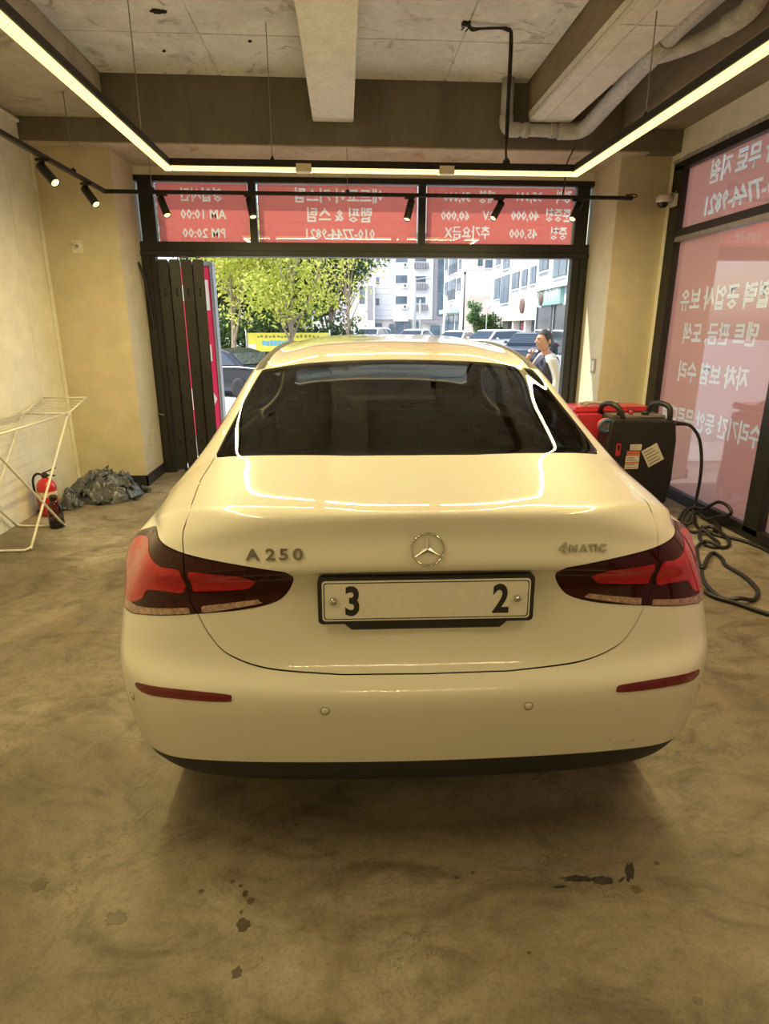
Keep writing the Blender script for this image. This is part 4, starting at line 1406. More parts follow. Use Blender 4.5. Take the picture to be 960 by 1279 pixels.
sw.build('steering_wheel', LINER, CAR)
for s in (-1, 1):
    dm = MB().box((-.035, -.075, -.07), (.035, .10, .07), .03, Matrix.Translation((s * .905, 2.86, 1.0)) @ Matrix.Rotation(R(-8) * s, 4, 'Z'))
    dm.build('door_mirror', PAINT, CAR)
    MB().box((s * .86, 2.80, .94), (s * .90, 2.92, .99), .01).build('mirror_foot', BLACKP, CAR)
# ------------------------------------------------------------------ things on the left
RACKM = mat('rack_white_enamel', (.70, .67, .56), .35, noise_scale=30, noise_amt=.06)
rk = empty('drying_rack', (-2.36, 4.35, 0)); tag(rk, 'white folding clothes drying rack with a raised wing by the left wall', 'drying rack')
o_ = Vector(rk.location)
XR_, XL_ = -2.185, -2.535
def rt_(n, pts, r=.0085, sm=0): return MB().tube(crom([V_(*p) for p in pts], sm) if sm else [V_(*p) for p in pts], r, 8).build(n, RACKM, rk)
for n, yb, yt, zt in (('leg_frame', 4.07, 4.95, .815), ('leg_frame', 4.62, 3.76, .85)):
    dy = (yt - yb); k = .04
    P = [(XR_, yt, zt), (XR_, yb + dy * .10, zt * .10), (XR_, yb + dy * .03, zt * .035), (XR_ - .03, yb, .010), (XR_ - .07, yb - .005, .009),
         (XL_ + .07, yb - .005, .009), (XL_ + .03, yb, .010), (XL_, yb + dy * .03, zt * .035), (XL_, yb + dy * .10, zt * .10), (XL_, yt, zt)]
    rt_(n, P, .0085, 4)
for x in (XR_, XL_): rt_('top_rail', [(x, 3.55, .83), (x, 4.97, .823)])
for y, z in ((3.55, .83), (4.97, .823)): rt_('end_rail', [(XL_, y, z), (XR_, y, z)])
for k in range(8):
    x = XL_ + (XR_ - XL_) * (k + 1) / 9
    rt_('drying_wire', [(x, 3.55, .83), (x, 4.97, .823)], .0022)
for x in (XR_, XL_): rt_('wing_rail', [(x, 4.97, .823), (x, 5.34, .905)], .007)
rt_('wing_end', [(XL_, 5.34, .905), (XR_, 5.34, .905)], .006)
for k in range(5):
    y = 5.02 + .06 * k; z = .823 + (y - 4.97) * .2216
    rt_('wing_wire', [(XL_, y, z), (XR_, y, z)], .0022)
MB().box((-.014, -.02, -.02), (.014, .02, .02), .005, Matrix.Translation(V_(XR_, 4.96, .822))).build('hinge', RACKM, rk)
MB().box((-.014, -.02, -.02), (.014, .02, .02), .005, Matrix.Translation(V_(XL_, 4.96, .822))).build('hinge', RACKM, rk)

REDE = mat('extinguisher_red', (.52, .018, .016), .3, noise_scale=20, noise_amt=.1, coat=.5)
fe = empty('fire_extinguisher', (-2.43, 4.93, 0)); tag(fe, 'red fire extinguisher with black handle standing against the left wall', 'fire extinguisher')
MB().lathe([(.060, 0), (.062, .012), (.066, .016), (.071, .03), (.072, .235), (.066, .268), (.045, .295), (.024, .308), (.020, .318)], 28).build('cylinder', REDE, fe)
MB().lathe([(.0728, .165), (.0728, .205)], 28, None, False, False).build('label_band', mat('label_cream', (.66, .58, .42), .5, noise_scale=60, noise_amt=.3), fe)
BLK = mat('black_moulded', (.015, .015, .015), .45, noise_scale=40, noise_amt=.2)
vb = MB().lathe([(.020, .316), (.024, .322), (.024, .345), (.015, .352)], 14); vb.build('valve', BLK, fe)
MB().box((-.012, -.012, 0), (.105, .012, .010), .003, Matrix.Translation((.0, 0, .350)) @ Matrix.Rotation(R(-22), 4, 'Y')).build('lever', BLK, fe)
MB().box((-.012, -.012, 0), (.085, .012, .009), .003, Matrix.Translation((.0, 0, .334)) @ Matrix.Rotation(R(6), 4, 'Y')).build('carry_handle', BLK, fe)
MB().tube(crom([(-.015, 0, .338), (-.06, .0, .345), (-.095, .0, .300), (-.098, .0, .20), (-.090, -.01, .08), (-.087, -.01, .03)], 6), .0095, 8).build('hose', BLK, fe)
MB().tube([(-.097, .0, .19), (-.089, -.01, .05)], [.013, .019], 10).build('nozzle', mat('nozzle_grey', (.42, .40, .36), .5, noise_scale=30), fe)

BTL = glass_mat('smoky_bottle', (.42, .43, .46), .05, 1.45)
bt = empty('plastic_bottle', (-2.232, 4.60, 0)); tag(bt, 'smoky transparent plastic bottle with a dark cap beside the fire extinguisher', 'bottle')
MB().lathe([(.0001, .003), (.050, .003), (.055, .010), (.056, .13), (.050, .175), (.030, .205), (.023, .215), (.023, .226)], 22, None, False, False).build('bottle_body', BTL, bt)
MB().lathe([(.0001, .006), (.051, .006), (.052, .055), (.0001, .056)], 20).build('liquid', mat('dark_liquid', (.06, .055, .07), .1, noise_scale=20), bt)
MB().lathe([(.027, .218), (.028, .250), (.022, .256), (.0001, .257)], 16).build('cap', BLK, bt)


def crumple(name, cx, cy, rx, ry, h, seed, m, flaps=40, size=.15):
    """Loose heap of thin sheet: a low mound covered with overlapping folded and bent flaps."""
    rr = random.Random(seed); off = Vector((rr.random() * 50, rr.random() * 50, 0))
    def top(x, y):
        q = (x / rx) ** 2 + (y / ry) ** 2
        n = noise.noise(Vector((x * 7, y * 7, 0)) + off); n2 = abs(noise.noise(Vector((x * 14, y * 14, 4)) + off))
        return max(0.0, h * max(0, 1 - q) ** .6 * (.80 + .55 * n + .35 * (.5 - n2)))
    mb = MB()
    nu, nv = 72, 26
    vs, fs = [], []
    for j in range(nv + 1):
        t = 1 - j / nv
        for i in range(nu):
            a = 2 * PI * i / nu
            w = 1 + .10 * math.sin(3 * a + seed)
            x, y = math.cos(a) * rx * t * w, math.sin(a) * ry * t * w
            vs.append((cx + x, cy + y, .002 + top(x / w, y / w)))
    for j in range(nv):
        for i in range(nu):
            fs.append((j * nu + i, j * nu + (i + 1) % nu, (j + 1) * nu + (i + 1) % nu, (j + 1) * nu + i))
    mb.add(vs, fs, True)
    for k in range(flaps):
        r = math.sqrt(rr.random()) * .88; a = rr.uniform(0, 2 * PI)
        x0, y0 = math.cos(a) * rx * r, math.sin(a) * ry * r
        th = rr.uniform(0, 2 * PI); L_, W_ = size * rr.uniform(.8, 1.7), size * rr.uniform(.45, .9)
        ph, am, fr_ = rr.uniform(0, 6), rr.uniform(.010, .024), rr.uniform(1.2, 2.8)
        curl = rr.uniform(-.02, .06)
        vs, fs = [], []
        nx, ny = 14, 8
        for j in range(ny + 1):
            for i in range(nx + 1):
                u, v = i / nx - .5, j / ny - .5
                wv = 1 + .25 * noise.noise(Vector((u * 4 + k * 3, v * 4, 1)))
                x = x0 + (u * L_ * math.cos(th) - v * W_ * math.sin(th)) * wv; y = y0 + (u * L_ * math.sin(th) + v * W_ * math.cos(th)) * wv
                fold = am * math.sin(ph + v * fr_ * 2 * PI + 1.3 * math.sin(u * 5 + ph)) + curl * (2 * u) ** 4 * (1 if u > 0 else .3)
                z = .006 + top(x, y) + am + fold * (.6 + .8 * rr.random() * .3) + .012 * noise.noise(Vector((x * 30, y * 30, k)))
                vs.append((cx + x, cy + y, max(.003, z)))
        for j in range(ny):
            for i in range(nx):
                q = j * (nx + 1) + i
                fs.append((q, q + 1, q + nx + 2, q + nx + 1))
        mb.add(vs, fs, True)
    return mb.build(name, m, None, fix=False)


PLAS = mat('dark_plastic_sheet', (.085, .092, .105), .30, noise_scale=5, noise_amt=.8, bump=.6, bump_scale=26, coat=.4, coat_rough=.2)
hp = crumple('plastic_sheet_heap', -2.18, 5.47, .31, .26, .205, 11, PLAS, 60, .15)
tag(hp, 'crumpled heap of dark grey plastic sheeting at the foot of the left column', 'plastic sheet')
hb = crumple('plastic_bag', -2.345, 5.115, .072, .072, .15, 5, PLAS, 10, .07)
tag(hb, 'small crumpled dark plastic bag between the extinguisher and the sheeting', 'plastic bag')

# ------------------------------------------------------------------ machine and cable on the right
mc = empty('workshop_machine', (2.33, 4.85, 0)); tag(mc, 'black wheeled workshop machine with red top tray, knobs and two handles', 'machine')
o_ = Vector(mc.location)
MBK = mat('machine_black', (.014, .013, .013), .42, noise_scale=50, noise_amt=.2, bump=.04)
MRED = mat('machine_red', (.50, .03, .05), .35, noise_scale=10, noise_amt=.12, coat=.3)
MGRY = mat('machine_grey_panel', (.20, .18, .16), .4, noise_scale=25, noise_amt=.2)
bx_ = MB().prism([(2.05, .10), (2.58, .10), (2.605, .30), (2.60, .62), (2.575, .775), (2.06, .79), (2.035, .60), (2.035, .3)], 4.60, 5.08, 'xz')
bo = bx_.build('body', MBK, mc)
bo.data.transform(Matrix.Translation(-o_))
bvm = bo.modifiers.new('bevel', 'BEVEL'); bvm.width = .02; bvm.segments = 3; bvm.limit_method = 'ANGLE'
MB().box(V_(2.10, 4.72, .775), V_(2.555, 5.02, .800), .01, None).build('control_panel', MGRY, mc)
for x, y, m_, r in ((2.19, 4.76, MBK, .030), (2.29, 4.79, MRED, .018), (2.40, 4.77, MBK, .030), (2.34, 4.90, MBK, .022)):
    MB().lathe([(r, 0), (r * .92, .028), (r * .6, .032), (.0001, .033)], 16, Matrix.Translation(V_(x, y, .80))).build('knob', m_, mc)
for x, lean in ((2.135, -.01), (2.515, .02)):
    MB().tube(crom([V_(x + .03, 4.66, .72), V_(x + .025, 4.645, .80), V_(x + lean, 4.66, .868), V_(x + lean - .035, 4.73, .895), V_(x + lean - .05, 4.84, .87), V_(x + lean - .04, 4.92, .79)], 7), .021, 12).build('handle', MBK, mc)
MB().box(V_(1.86, 4.90, .790), V_(2.52, 5.20, .845), .02).build('red_tray', MRED, mc)
MB().prism([(1.84, .50), (2.06, .50), (2.06, .80), (1.86, .80)], 4.80, 5.15, 'xz', Matrix.Translation(-o_)).build('red_side_case', MRED, mc)
MB().tube(crom([V_(1.95, 4.93, .860), V_(2.05, 4.97, .875), V_(2.16, 4.95, .868), V_(2.26, 4.98, .872), V_(2.20, 5.05, .866), V_(2.05, 5.05, .866), V_(1.95, 5.02, .862)], 5), .012, 8).build('grey_hose', mat('grey_hose', (.34, .31, .28), .5, noise_scale=30, noise_amt=.3), mc)
for k, c_ in enumerate((.03, .0)):
    MB().tube([V_(2.03 + .05 * math.cos(a), 4.66 - c_, .735 + .045 * math.sin(a)) for a in [2 * PI * i / 20 for i in range(20)]], .013, 8, closed=True).build('hose_ring', mat('blue_hose', (.05, .11, .19), .4, noise_scale=30) if k == 0 else mat('hose_orange_red', (.55, .10, .07), .4, noise_scale=30), mc)
MB().box(V_(2.02, 4.63, .68), V_(2.10, 4.70, .78), .02).build('hose_coupling', mat('coupling_grey', (.22, .24, .27), .35, .4, noise_scale=30), mc)
LBL = mat('label_white', (.62, .58, .50), .5, noise_scale=90, noise_amt=.18)
LBO = mat('label_orange', (.60, .16, .08), .5, noise_scale=60, noise_amt=.15)
LBK = mat('label_print', (.16, .13, .11), .6, noise_scale=60)
def label(x0, z0, x1, z1, m, rows=0, rot=0, y=4.599):
    cx_, cz_ = (x0 + x1) / 2, (z0 + z1) / 2
    M = Matrix.Translation(V_(cx_, y, cz_)) @ Matrix.Rotation(R(rot), 4, 'Y')
    w, h = (x1 - x0) / 2, (z1 - z0) / 2
    l_ = MB().box((-w, -.0015, -h), (w, .0005, h), 0, M).build('sticker', m, mc)
    for r in range(rows):
        z = h - (r + .8) * 2 * h / (rows + .6)
        MB().box((-w * .82, -.0022, z - h * .05), (w * (.3 + .5 * ((r * 7) % 5) / 4), -.0014, z + h * .05), 0, M).build('print_line', LBK, l_)
label(2.225, .545, 2.318, .592, LBL, 2)
label(2.205, .500, 2.312, .538, LBO, 1)
label(2.200, .395, 2.310, .500, LBL, 5)
label(2.200, .440, 2.310, .452, LBO, 0, y=4.597)
label(2.345, .430, 2.480, .580, LBL, 5, -30, y=4.592)
MB().box(V_(2.112, 4.592, .500), V_(2.150, 4.602, .602), .006).build('red_switch', mat('switch_red', (.50, .045, .035), .35, noise_scale=40), mc)
MB().box(V_(2.121, 4.588, .545), V_(2.141, 4.594, .590), .003).build('rocker', MBK, mc)
for x in (2.08, 2.53):
    for y in (4.66, 5.02):
        MB().lathe([(.045, -.02), (.05, -.015), (.05, .015), (.045, .02)], 18, Matrix.Translation(V_(x, y, .05)) @ Matrix.Rotation(R(90), 4, 'Y')).build('castor', BLK, mc)
        MB().box(V_(x - .03, y - .03, .05), V_(x + .03, y + .03, .11), .004).build('castor_fork', MGRY, mc)
MB().tube([V_(2.57, 4.70, .745), V_(2.70, 4.68, .735)], [.024, .013], 12).build('plug', MBK, mc)
cb2 = empty('black_hose', (2.55, 4.0, 0)); tag(cb2, 'long black rubber cable hanging from the machine and tangled on the floor', 'cable')
o_ = Vector(cb2.location)
RUB = mat('black_rubber', (.014, .013, .012), .45, noise_scale=50, noise_amt=.3)
def cable(pts, r=.0125): return MB().tube(crom([V_(*p) for p in pts], 6), r, 10).build('cable_run', RUB, cb2)
cable([(2.69, 4.68, .736), (2.74, 4.66, .715), (2.81, 4.65, .62), (2.855, 4.65, .45), (2.868, 4.65, .28), (2.855, 4.64, .11), (2.82, 4.60, .035), (2.77, 4.48, .013), (2.66, 4.24, .013), (2.69, 4.14, .013), (2.80, 4.19, .016), (2.84, 4.33, .018), (2.83, 4.46, .02)])
cable([(2.83, 4.46, .02), (2.82, 4.54, .03), (2.68, 4.41, .036), (2.565, 4.245, .013), (2.565, 4.147, .013), (2.627, 4.11, .035), (2.635, 4.018, .013), (2.615, 3.90, .013), (2.537, 3.82, .013), (2.502, 3.88, .013), (2.545, 4.02, .013), (2.635, 4.142, .038), (2.725, 4.17, .036), (2.717, 3.98, .03), (2.671, 3.868, .013), (2.586, 3.804, .013), (2.534, 3.849, .035), (2.492, 3.88, .035), (2.413, 3.829, .013)])
cable([(2.413, 3.829, .013), (2.30, 3.62, .013), (2.237, 3.456, .013), (2.354, 3.592, .036), (2.463, 3.712, .013), (2.46, 3.61, .013), (2.414, 3.49, .013), (2.42, 3.332, .013), (2.395, 3.187, .013), (2.347, 3.073, .013), (2.26, 2.986, .013), (2.167, 2.965, .034), (2.106, 2.996, .013), (2.093, 3.108, .013), (2.135, 3.265, .013), (2.20, 3.40, .013)])
cable([(2.06, 3.25, .013), (2.05, 3.15, .013), (2.066, 3.035, .013), (2.131, 2.958, .013), (2.183, 2.869, .013), (2.25, 2.78, .013), (2.40, 2.60, .013), (2.52, 2.2, .013)])
cable([(2.66, 4.20, .034), (2.697, 4.067, .013), (2.765, 4.002, .013), (2.815, 3.938, .013), (2.845, 3.836, .013), (2.858, 3.70, .013), (2.86, 3.3, .013)])
cable([(2.60, 4.415, .02), (2.72, 4.58, .03), (2.80, 4.66, .03), (2.80, 4.57, .04), (2.62, 4.28, .04), (2.59, 4.345, .02), (2.70, 4.51, .034), (2.82, 4.62, .055), (2.845, 4.50, .08), (2.85, 4.42, .137), (2.85, 4.33, .187), (2.85, 4.22, .188), (2.85, 4.165, .149), (2.85, 4.24, .10), (2.84, 4.32, .07), (2.80, 4.38, .03)])
# ------------------------------------------------------------------ the street outside
def gz(x, y):
    w = min(1, max(0, (1.5 - x) / 4)); t = min(1, max(0, (y - 7) / 13))
    return -.08 - .10 * t - .45 * w * t
ASPH = concrete('asphalt', (.34, .34, .335), (.44, .44, .43), 1.0, .3, rough=.85)
xs = [-60, -30, -15, -8, -5, -3, -1.5, 0, 1.5, 3, 5, 8, 15, 30, 60]
yy = [-20, -4, 0, 4, 6.7, 8, 10, 13, 16, 20, 25, 32, 45, 60, 80, 110, 140]
gv = [(x, y, gz(x, y)) for y in yy for x in xs]
nx_ = len(xs)
gf = [(j * nx_ + i, j * nx_ + i + 1, (j + 1) * nx_ + i + 1, (j + 1) * nx_ + i) for j in range(len(yy) - 1) for i in range(nx_ - 1)
      if not (xs[i] >= -3.1 and xs[i + 1] <= 3.1 and yy[j + 1] <= 6.8)]
tag(obj('ground', gv, gf, ASPH), kind='structure')
PAVE = concrete('pavement_concrete', (.58, .57, .55), (.70, .69, .66), 1.4, .2, rough=.85)
tag(MB().box((-6, 6.62, -.30), (6, 7.9, -.03), .01).build('pavement', PAVE), kind='structure')

# standing sign just outside
PINK = mat('sign_pink', (.72, .035, .115), .35, noise_scale=6, noise_amt=.06)
SGRY = mat('sign_grey_frame', (.36, .36, .37), .4, .4, noise_scale=20)
SWHT = mat('sign_white', (.85, .82, .80), .4, noise_scale=20, noise_amt=.03)
sg = empty('standing_sign', (-1.82, 7.6, gz(-1.8, 7.6))); tag(sg, 'tall pink standing sign with white lettering just outside the folding door', 'sign')
o_ = Vector(sg.location)
MB().box(V_(-2.12, 7.60, .18), V_(-1.535, 7.75, 2.135), .01).build('panel', PINK, sg)
MB().box(V_(-1.533, 7.585, .16), V_(-1.500, 7.765, 2.15), .008).build('side_frame', SGRY, sg)
MB().box(V_(-2.155, 7.585, .16), V_(-2.122, 7.765, 2.15), .008).build('side_frame', SGRY, sg)
MB().box(V_(-2.155, 7.585, 2.136), V_(-1.50, 7.765, 2.19), .012).build('top_frame', SGRY, sg)
MB().box(V_(-2.20, 7.50, -.05), V_(-1.46, 7.85, .16), .02).build('foot', SGRY, sg)
for ch, z in (('이', 1.80), ('ㅂ', 1.15), ('D', .62)):
    text_mesh('sign_letter', ch, .34, SWHT, sg, Matrix.Translation(V_(-1.715, 7.597, z)) @ Matrix.Rotation(R(90), 4, 'X'), 'CENTER', bold=.012, width=1.25, res=2)

# ---------------------------------------------------------------- trees
BARK = mat('bark', (.34, .26, .18), .9, noise_scale=12, noise_amt=.3, bump=.6, stretch=(3, 3, .6))
def leaf_mat(name, c1, c2, c3):
    if name in MATS: return MATS[name]
    m = bpy.data.materials.new(name); m.use_nodes = True
    nt = m.node_tree; b = nt.nodes['Principled BSDF']; out = nt.nodes['Material Output']
    g = nt.nodes.new('ShaderNodeNewGeometry'); r = nt.nodes.new('ShaderNodeValToRGB')
    e = r.color_ramp.elements; e[0].color = c1 + (1,); e[1].color = c3 + (1,); e[0].position = .1; e[1].position = .95
    q = e.new(.5); q.color = c2 + (1,)
    nt.links.new(g.outputs['Random Per Island'], r.inputs['Fac'])
    nt.links.new(r.outputs['Color'], b.inputs['Base Color']); b.inputs['Roughness'].default_value = .55
    tl = nt.nodes.new('ShaderNodeBsdfTranslucent'); nt.links.new(r.outputs['Color'], tl.inputs['Color'])
    mx = nt.nodes.new('ShaderNodeMixShader'); mx.inputs['Fac'].default_value = .5
    nt.links.new(b.outputs['BSDF'], mx.inputs[1]); nt.links.new(tl.outputs['BSDF'], mx.inputs[2]); nt.links.new(mx.outputs['Shader'], out.inputs['Surface'])
    MATS[name] = m
    return m
LEAF1 = leaf_mat('leaf_yellow_green', (.36, .44, .06), (.60, .64, .11), (.80, .74, .20))
LEAF2 = leaf_mat('leaf_dark_green', (.035, .075, .02), (.07, .13, .03), (.13, .20, .05))
LEAF3 = leaf_mat('leaf_mid_green', (.08, .16, .06), (.13, .24, .09), (.22, .34, .14))

def leaves(mb, c, rx, rz, n, size, rr):
    for _ in range(n):
        while True:
            p = Vector((rr.uniform(-1, 1), rr.uniform(-1, 1), rr.uniform(-1, 1)))
            if .35 < p.length < 1: break
        p = Vector((c[0] + p.x * rx, c[1] + p.y * rx, c[2] + p.z * rz))
        s = size * rr.uniform(.6, 1.3)
        u = Vector((rr.gauss(0, 1), rr.gauss(0, 1), rr.gauss(0, 1))).normalized(); w = u.orthogonal().normalized()
        mb.add([p - u * s, p + w * s * .5, p + u * s, p - w * s * .5], [(0, 1, 2, 3)])

def tree(label, x, y, h, trunk_h, r, crown, seed, lm, nleaf, size, group, branches=7, name='street_tree', lean=.1):
    rr = random.Random(seed)
    z0 = gz(x, y) - .05
    e = empty(name, (x, y, z0)); tag(e, label, 'tree', group)
    tp = [Vector((0, 0, 0)), Vector((lean * .3, 0, trunk_h * .5)), Vector((lean, .05, trunk_h)), Vector((lean * 1.6, 0, trunk_h + (h - trunk_h) * .45)), Vector((lean * 1.2, 0, h * .92))]
    t = MB().tube(crom(tp, 4), [r * (1 - .85 * k / 16) for k in range(17)], 10); t.build('trunk', BARK, e)
    tips = [tp[-1], tp[-2]]
    for k in range(branches):
        a = 2 * PI * k / branches + rr.uniform(-.4, .4)
        b0 = tp[2] + (tp[3] - tp[2]) * rr.uniform(-.15, .9)
        L_ = crown * rr.uniform(.7, 1.05)
        b1 = b0 + Vector((math.cos(a) * L_ * .45, math.sin(a) * L_ * .45, (h - trunk_h) * rr.uniform(.2, .4)))
        b2 = b0 + Vector((math.cos(a) * L_ * .85, math.sin(a) * L_ * .85, (h - trunk_h) * rr.uniform(.35, .75)))
        MB().tube(crom([b0, b1, b2], 4), [r * .42, r * .36, r * .3, r * .26, r * .22, r * .18, r * .14, r * .1, r * .07], 7).build('branch', BARK, e)
        tips += [b1, b2]
        for _ in range(2):
            q = b1 + (b2 - b1) * rr.uniform(0, .8)
            q2 = q + Vector((rr.uniform(-1, 1), rr.uniform(-1, 1), rr.uniform(.1, 1))) * crown * .35
            MB().tube([q, (q + q2) / 2 + Vector((0, 0, .05)), q2], [r * .16, r * .11, r * .05], 5).build('twig', BARK, e)
            tips.append(q2)
    if nleaf:
        mb = MB()
        per = nleaf // len(tips)
        for tpt in tips:
            leaves(mb, tpt, crown * .42, crown * .36, per, size, rr)
        tag(mb.build('foliage', lm, e, fix=False), kind='stuff')
    return e
TG = 'street trees beyond the road'
tree('yellow-green leafed tree above the dark parked car', -4.35, 24.6, 6.2, 1.75, .15, 1.9, 3, LEAF1, 5200, .085, TG, 8)
tree('yellow-green leafed tree with its trunk in front of the yellow banner', -2.05, 23.5, 6.4, 1.75, .13, 1.9, 8, LEAF1, 5600, .085, TG, 9)
tree('sparse young tree with thin bare twigs left of the grey apartment block', .05, 27, 5.4, 1.5, .08, 1.6, 21, LEAF1, 420, .07, TG, 9)
for x, y, h, sd, lb in ((-6.6, 33, 8.5, 31, 'dark green tree standing behind the pink sign'), (-4.6, 34, 8.0, 32, 'dark green tree behind the leftmost yellow-green tree'), (-2.6, 33.5, 8.2, 33, 'dark green tree behind the yellow banner'), (-.9, 35, 7.4, 34, 'dark green tree behind the sparse young tree')):
    tree(lb, x, y, h, .8, .2, 2.6, sd, LEAF2, 5200, .15, 'dark trees behind the banner', 8, 'background_tree')
tree('bushy green conifer growing between the white buildings', 9.75, 47, 3.4, .3, .12, .85, 41, LEAF3, 2600, .11, 'shrubs between buildings', 6, 'garden_tree')
tree('grey-green shrub right of the bushy conifer', 10.75, 46.2, 2.6, .3, .1, .8, 42, LEAF2, 1800, .11, 'shrubs between buildings', 6, 'garden_tree')

hd = empty('hedge', (-4.2, 30.5, gz(-4, 30.5))); tag(hd, 'dense dark green hedge behind the yellow banner and tree trunks', 'hedge')
mb = MB(); rr = random.Random(77)
for k in range(26):
    leaves(mb, (-4.4 + k * .36, rr.uniform(-.4, .4), 1.1 + rr.uniform(-.2, .5)), .75, 1.25, 300, .12, rr)
tag(mb.build('foliage', LEAF2, hd, fix=False), kind='stuff')
for k in range(6): MB().tube([(-3.8 + k * 1.6, 0, 0), (-3.75 + k * 1.6, 0, 1.0)], [.06, .03], 7).build('stem', BARK, hd)

# yellow banner
YEL = mat('banner_yellow', (.86, .75, .10), .5, noise_scale=3, noise_amt=.06)
bn = empty('yellow_banner', (-2.25, 25.2, gz(-2.2, 25.2))); tag(bn, 'yellow banner with blue and dark print stretched between posts under the trees', 'banner')
o_ = Vector(bn.location)
MB().box(V_(-3.82, 25.2, .52), V_(-.62, 25.22, 1.235)).build('cloth', YEL, bn)
for x in (-3.86, -.58): MB().tube([V_(x, 25.22, gz(x, 25.2)), V_(x, 25.22, 1.35)], .03, 8).build('post', SGRY, bn)
rr = random.Random(2)
for k in range(16):
    x = -3.45 + k * .155 + rr.uniform(-.02, .02)
    if 8 < k < 10: continue
    MB().box(V_(x, 25.193, 1.05 + rr.uniform(-.01, .01)), V_(x + .10, 25.199, 1.13 + rr.uniform(-.02, .03)), 0).build('printed_mark', mat('banner_ink', (.32, .26, .08), .6, noise_scale=20), bn)
for k in range(7):
    x = -3.25 + k * .15
    MB().box(V_(x, 25.193, .74 + rr.uniform(-.03, .03)), V_(x + .13, 25.199, .92 + rr.uniform(-.03, .03)), 0).build('printed_mark', mat('banner_blue', (.16, .50, .68), .6, noise_scale=20), bn)
MB().box(V_(-3.80, 25.193, .53), V_(-3.52, 25.199, .80), 0).build('printed_mark', SWHT, bn)

# ---------------------------------------------------------------- parked cars
CGL = mat('car_glass_dark', (.035, .045, .055), .06, noise_scale=20, coat=.6)
TYR = mat('parked_tyre', (.02, .02, .02), .8, noise_scale=30)
def parked_car(name, label, x, y, rz, col, L_=4.5, W=1.8, H=1.45, suv=False, metal=0.0):
    z0 = gz(x, y)
    e = empty(name, (x, y, z0), rz); tag(e, label, 'car', 'cars parked along the street')
    pm = mat('parked_' + name + '_%d' % int(col[0] * 1000), col, .25, metal, noise_scale=5, noise_amt=.04, coat=.8 if col[0] > .2 else .15)
    h = L_ / 2
    rear = h - (.12 if suv else .75)
    low = [(-h, .35), (-h + .02, .62), (-h + .10, .72), (-h + 1.05, .90), (rear - .1, .98), (h - .06, .94), (h, .70), (h, .35), (h - .25, .22), (-h + .25, .22)]
    top = [(-h + 1.02, .90), (-h + 1.75, H - .06), (-h + 2.2, H), (rear - 1.0, H - .01), (rear - .62 if not suv else rear - .2, H - .10), (rear + .05, .96)]
    def shell(prof, w0, w1, zt, nm, m):
        b = MB(); n = len(prof); vs = []
        zb = min(p[1] for p in prof)
        for s in (-1, 1):
            for (px, pz) in prof:
                t = max(0, min(1, (pz - zb) / (zt - zb)))
                endt = 1 - .10 * max(0, (abs(px) - h + .5) / .5) ** 2
                vs.append((px, s * (w0 + (w1 - w0) * t) * endt, pz))
        fs = [tuple(range(n)), tuple(reversed(range(n, 2 * n)))]
        for i in range(n):
            j = (i + 1) % n
            fs.append((i, n + i, n + j, j))
        b.add(vs, fs)
        ob = b.build(nm, m, e)
        md = ob.modifiers.new('bevel', 'BEVEL'); md.width = .06; md.segments = 3; md.limit_method = 'ANGLE'; md.angle_limit = R(35)
        return ob
    shell(low, W / 2, W / 2 - .02, 1.0, 'body', pm)
    shell(top, W / 2 - .06, W / 2 - .24, H, 'cabin', pm)
    # glass: sides, windscreen, rear window set just proud of the cabin
    def yw(z): return (W / 2 - .06) + (-.18) * max(0, (z - .90)) / (H - .90)
    sp = [(-h + 1.25, .96), (-h + 1.80, H - .13), (rear - 1.05, H - .10), (rear - (.75 if not suv else .35), H - .17), (rear - (.28 if not suv else .12), 1.0)]
    for s in (-1, 1):
        vs = [(p[0], s * (yw(p[1]) + .012), p[1]) for p in sp] + [(p[0], s * (yw(p[1]) - .02), p[1]) for p in sp]
        n = len(sp)
        MB().add(vs, [tuple(range(n)), tuple(reversed(range(n, 2 * n)))] + [(i, n + i, n + (i + 1) % n, (i + 1) % n) for i in range(n)]).build('side_window', CGL, e)
    for (a, c_, nm, dx) in ((top[0], top[1], 'windscreen', -.02), (top[5], top[4], 'rear_window', .02)):
        a2 = (a[0] + (c_[0] - a[0]) * .14, a[1] + (c_[1] - a[1]) * .14); c2 = (a[0] + (c_[0] - a[0]) * .9, a[1] + (c_[1] - a[1]) * .9)
        wa, wc = yw(a2[1]) - .06, yw(c2[1]) - .06
        vs = [(a2[0] + dx, -wa, a2[1] + .014), (a2[0] + dx, wa, a2[1] + .014), (c2[0] + dx, wc, c2[1] + .014), (c2[0] + dx, -wc, c2[1] + .014)]
        vs += [(v[0] - dx * 2, v[1], v[2] - .03) for v in vs]
        MB().add(vs, [(0, 1, 2, 3), (7, 6, 5, 4), (0, 4, 5, 1), (1, 5, 6, 2), (2, 6, 7, 3), (3, 7, 4, 0)]).build(nm, CGL, e)
    for sx in (-h + .85, h - .9):
        for s in (-1, 1):
            MB().lathe([(.20, -.10), (.31, -.10), (.325, -.06), (.325, .06), (.31, .10), (.20, .10)], 20, Matrix.Translation((sx, s * (W / 2 - .12), .325)) @ Matrix.Rotation(R(90), 4, 'X')).build('wheel', TYR, e)
    for s in (-1, 1):
        MB().box((-h - .005, s * .62 - .2, .66), (-h + .12, s * .62 + .2, .76), .03).build('headlamp', SWHT, e)
        MB().box((h - .10, s * .66 - .18, .76), (h + .008, s * .66 + .18, .88), .03).build('tail_lamp', mat('parked_tail_red', (.35, .02, .02), .25, noise_scale=20), e)
        MB().box((-h + 1.55, s * (W / 2 + .08) - .09, .95), (-h + 1.68, s * (W / 2 + .08) + .09, 1.06), .04).build('door_mirror', pm, e)
    return e
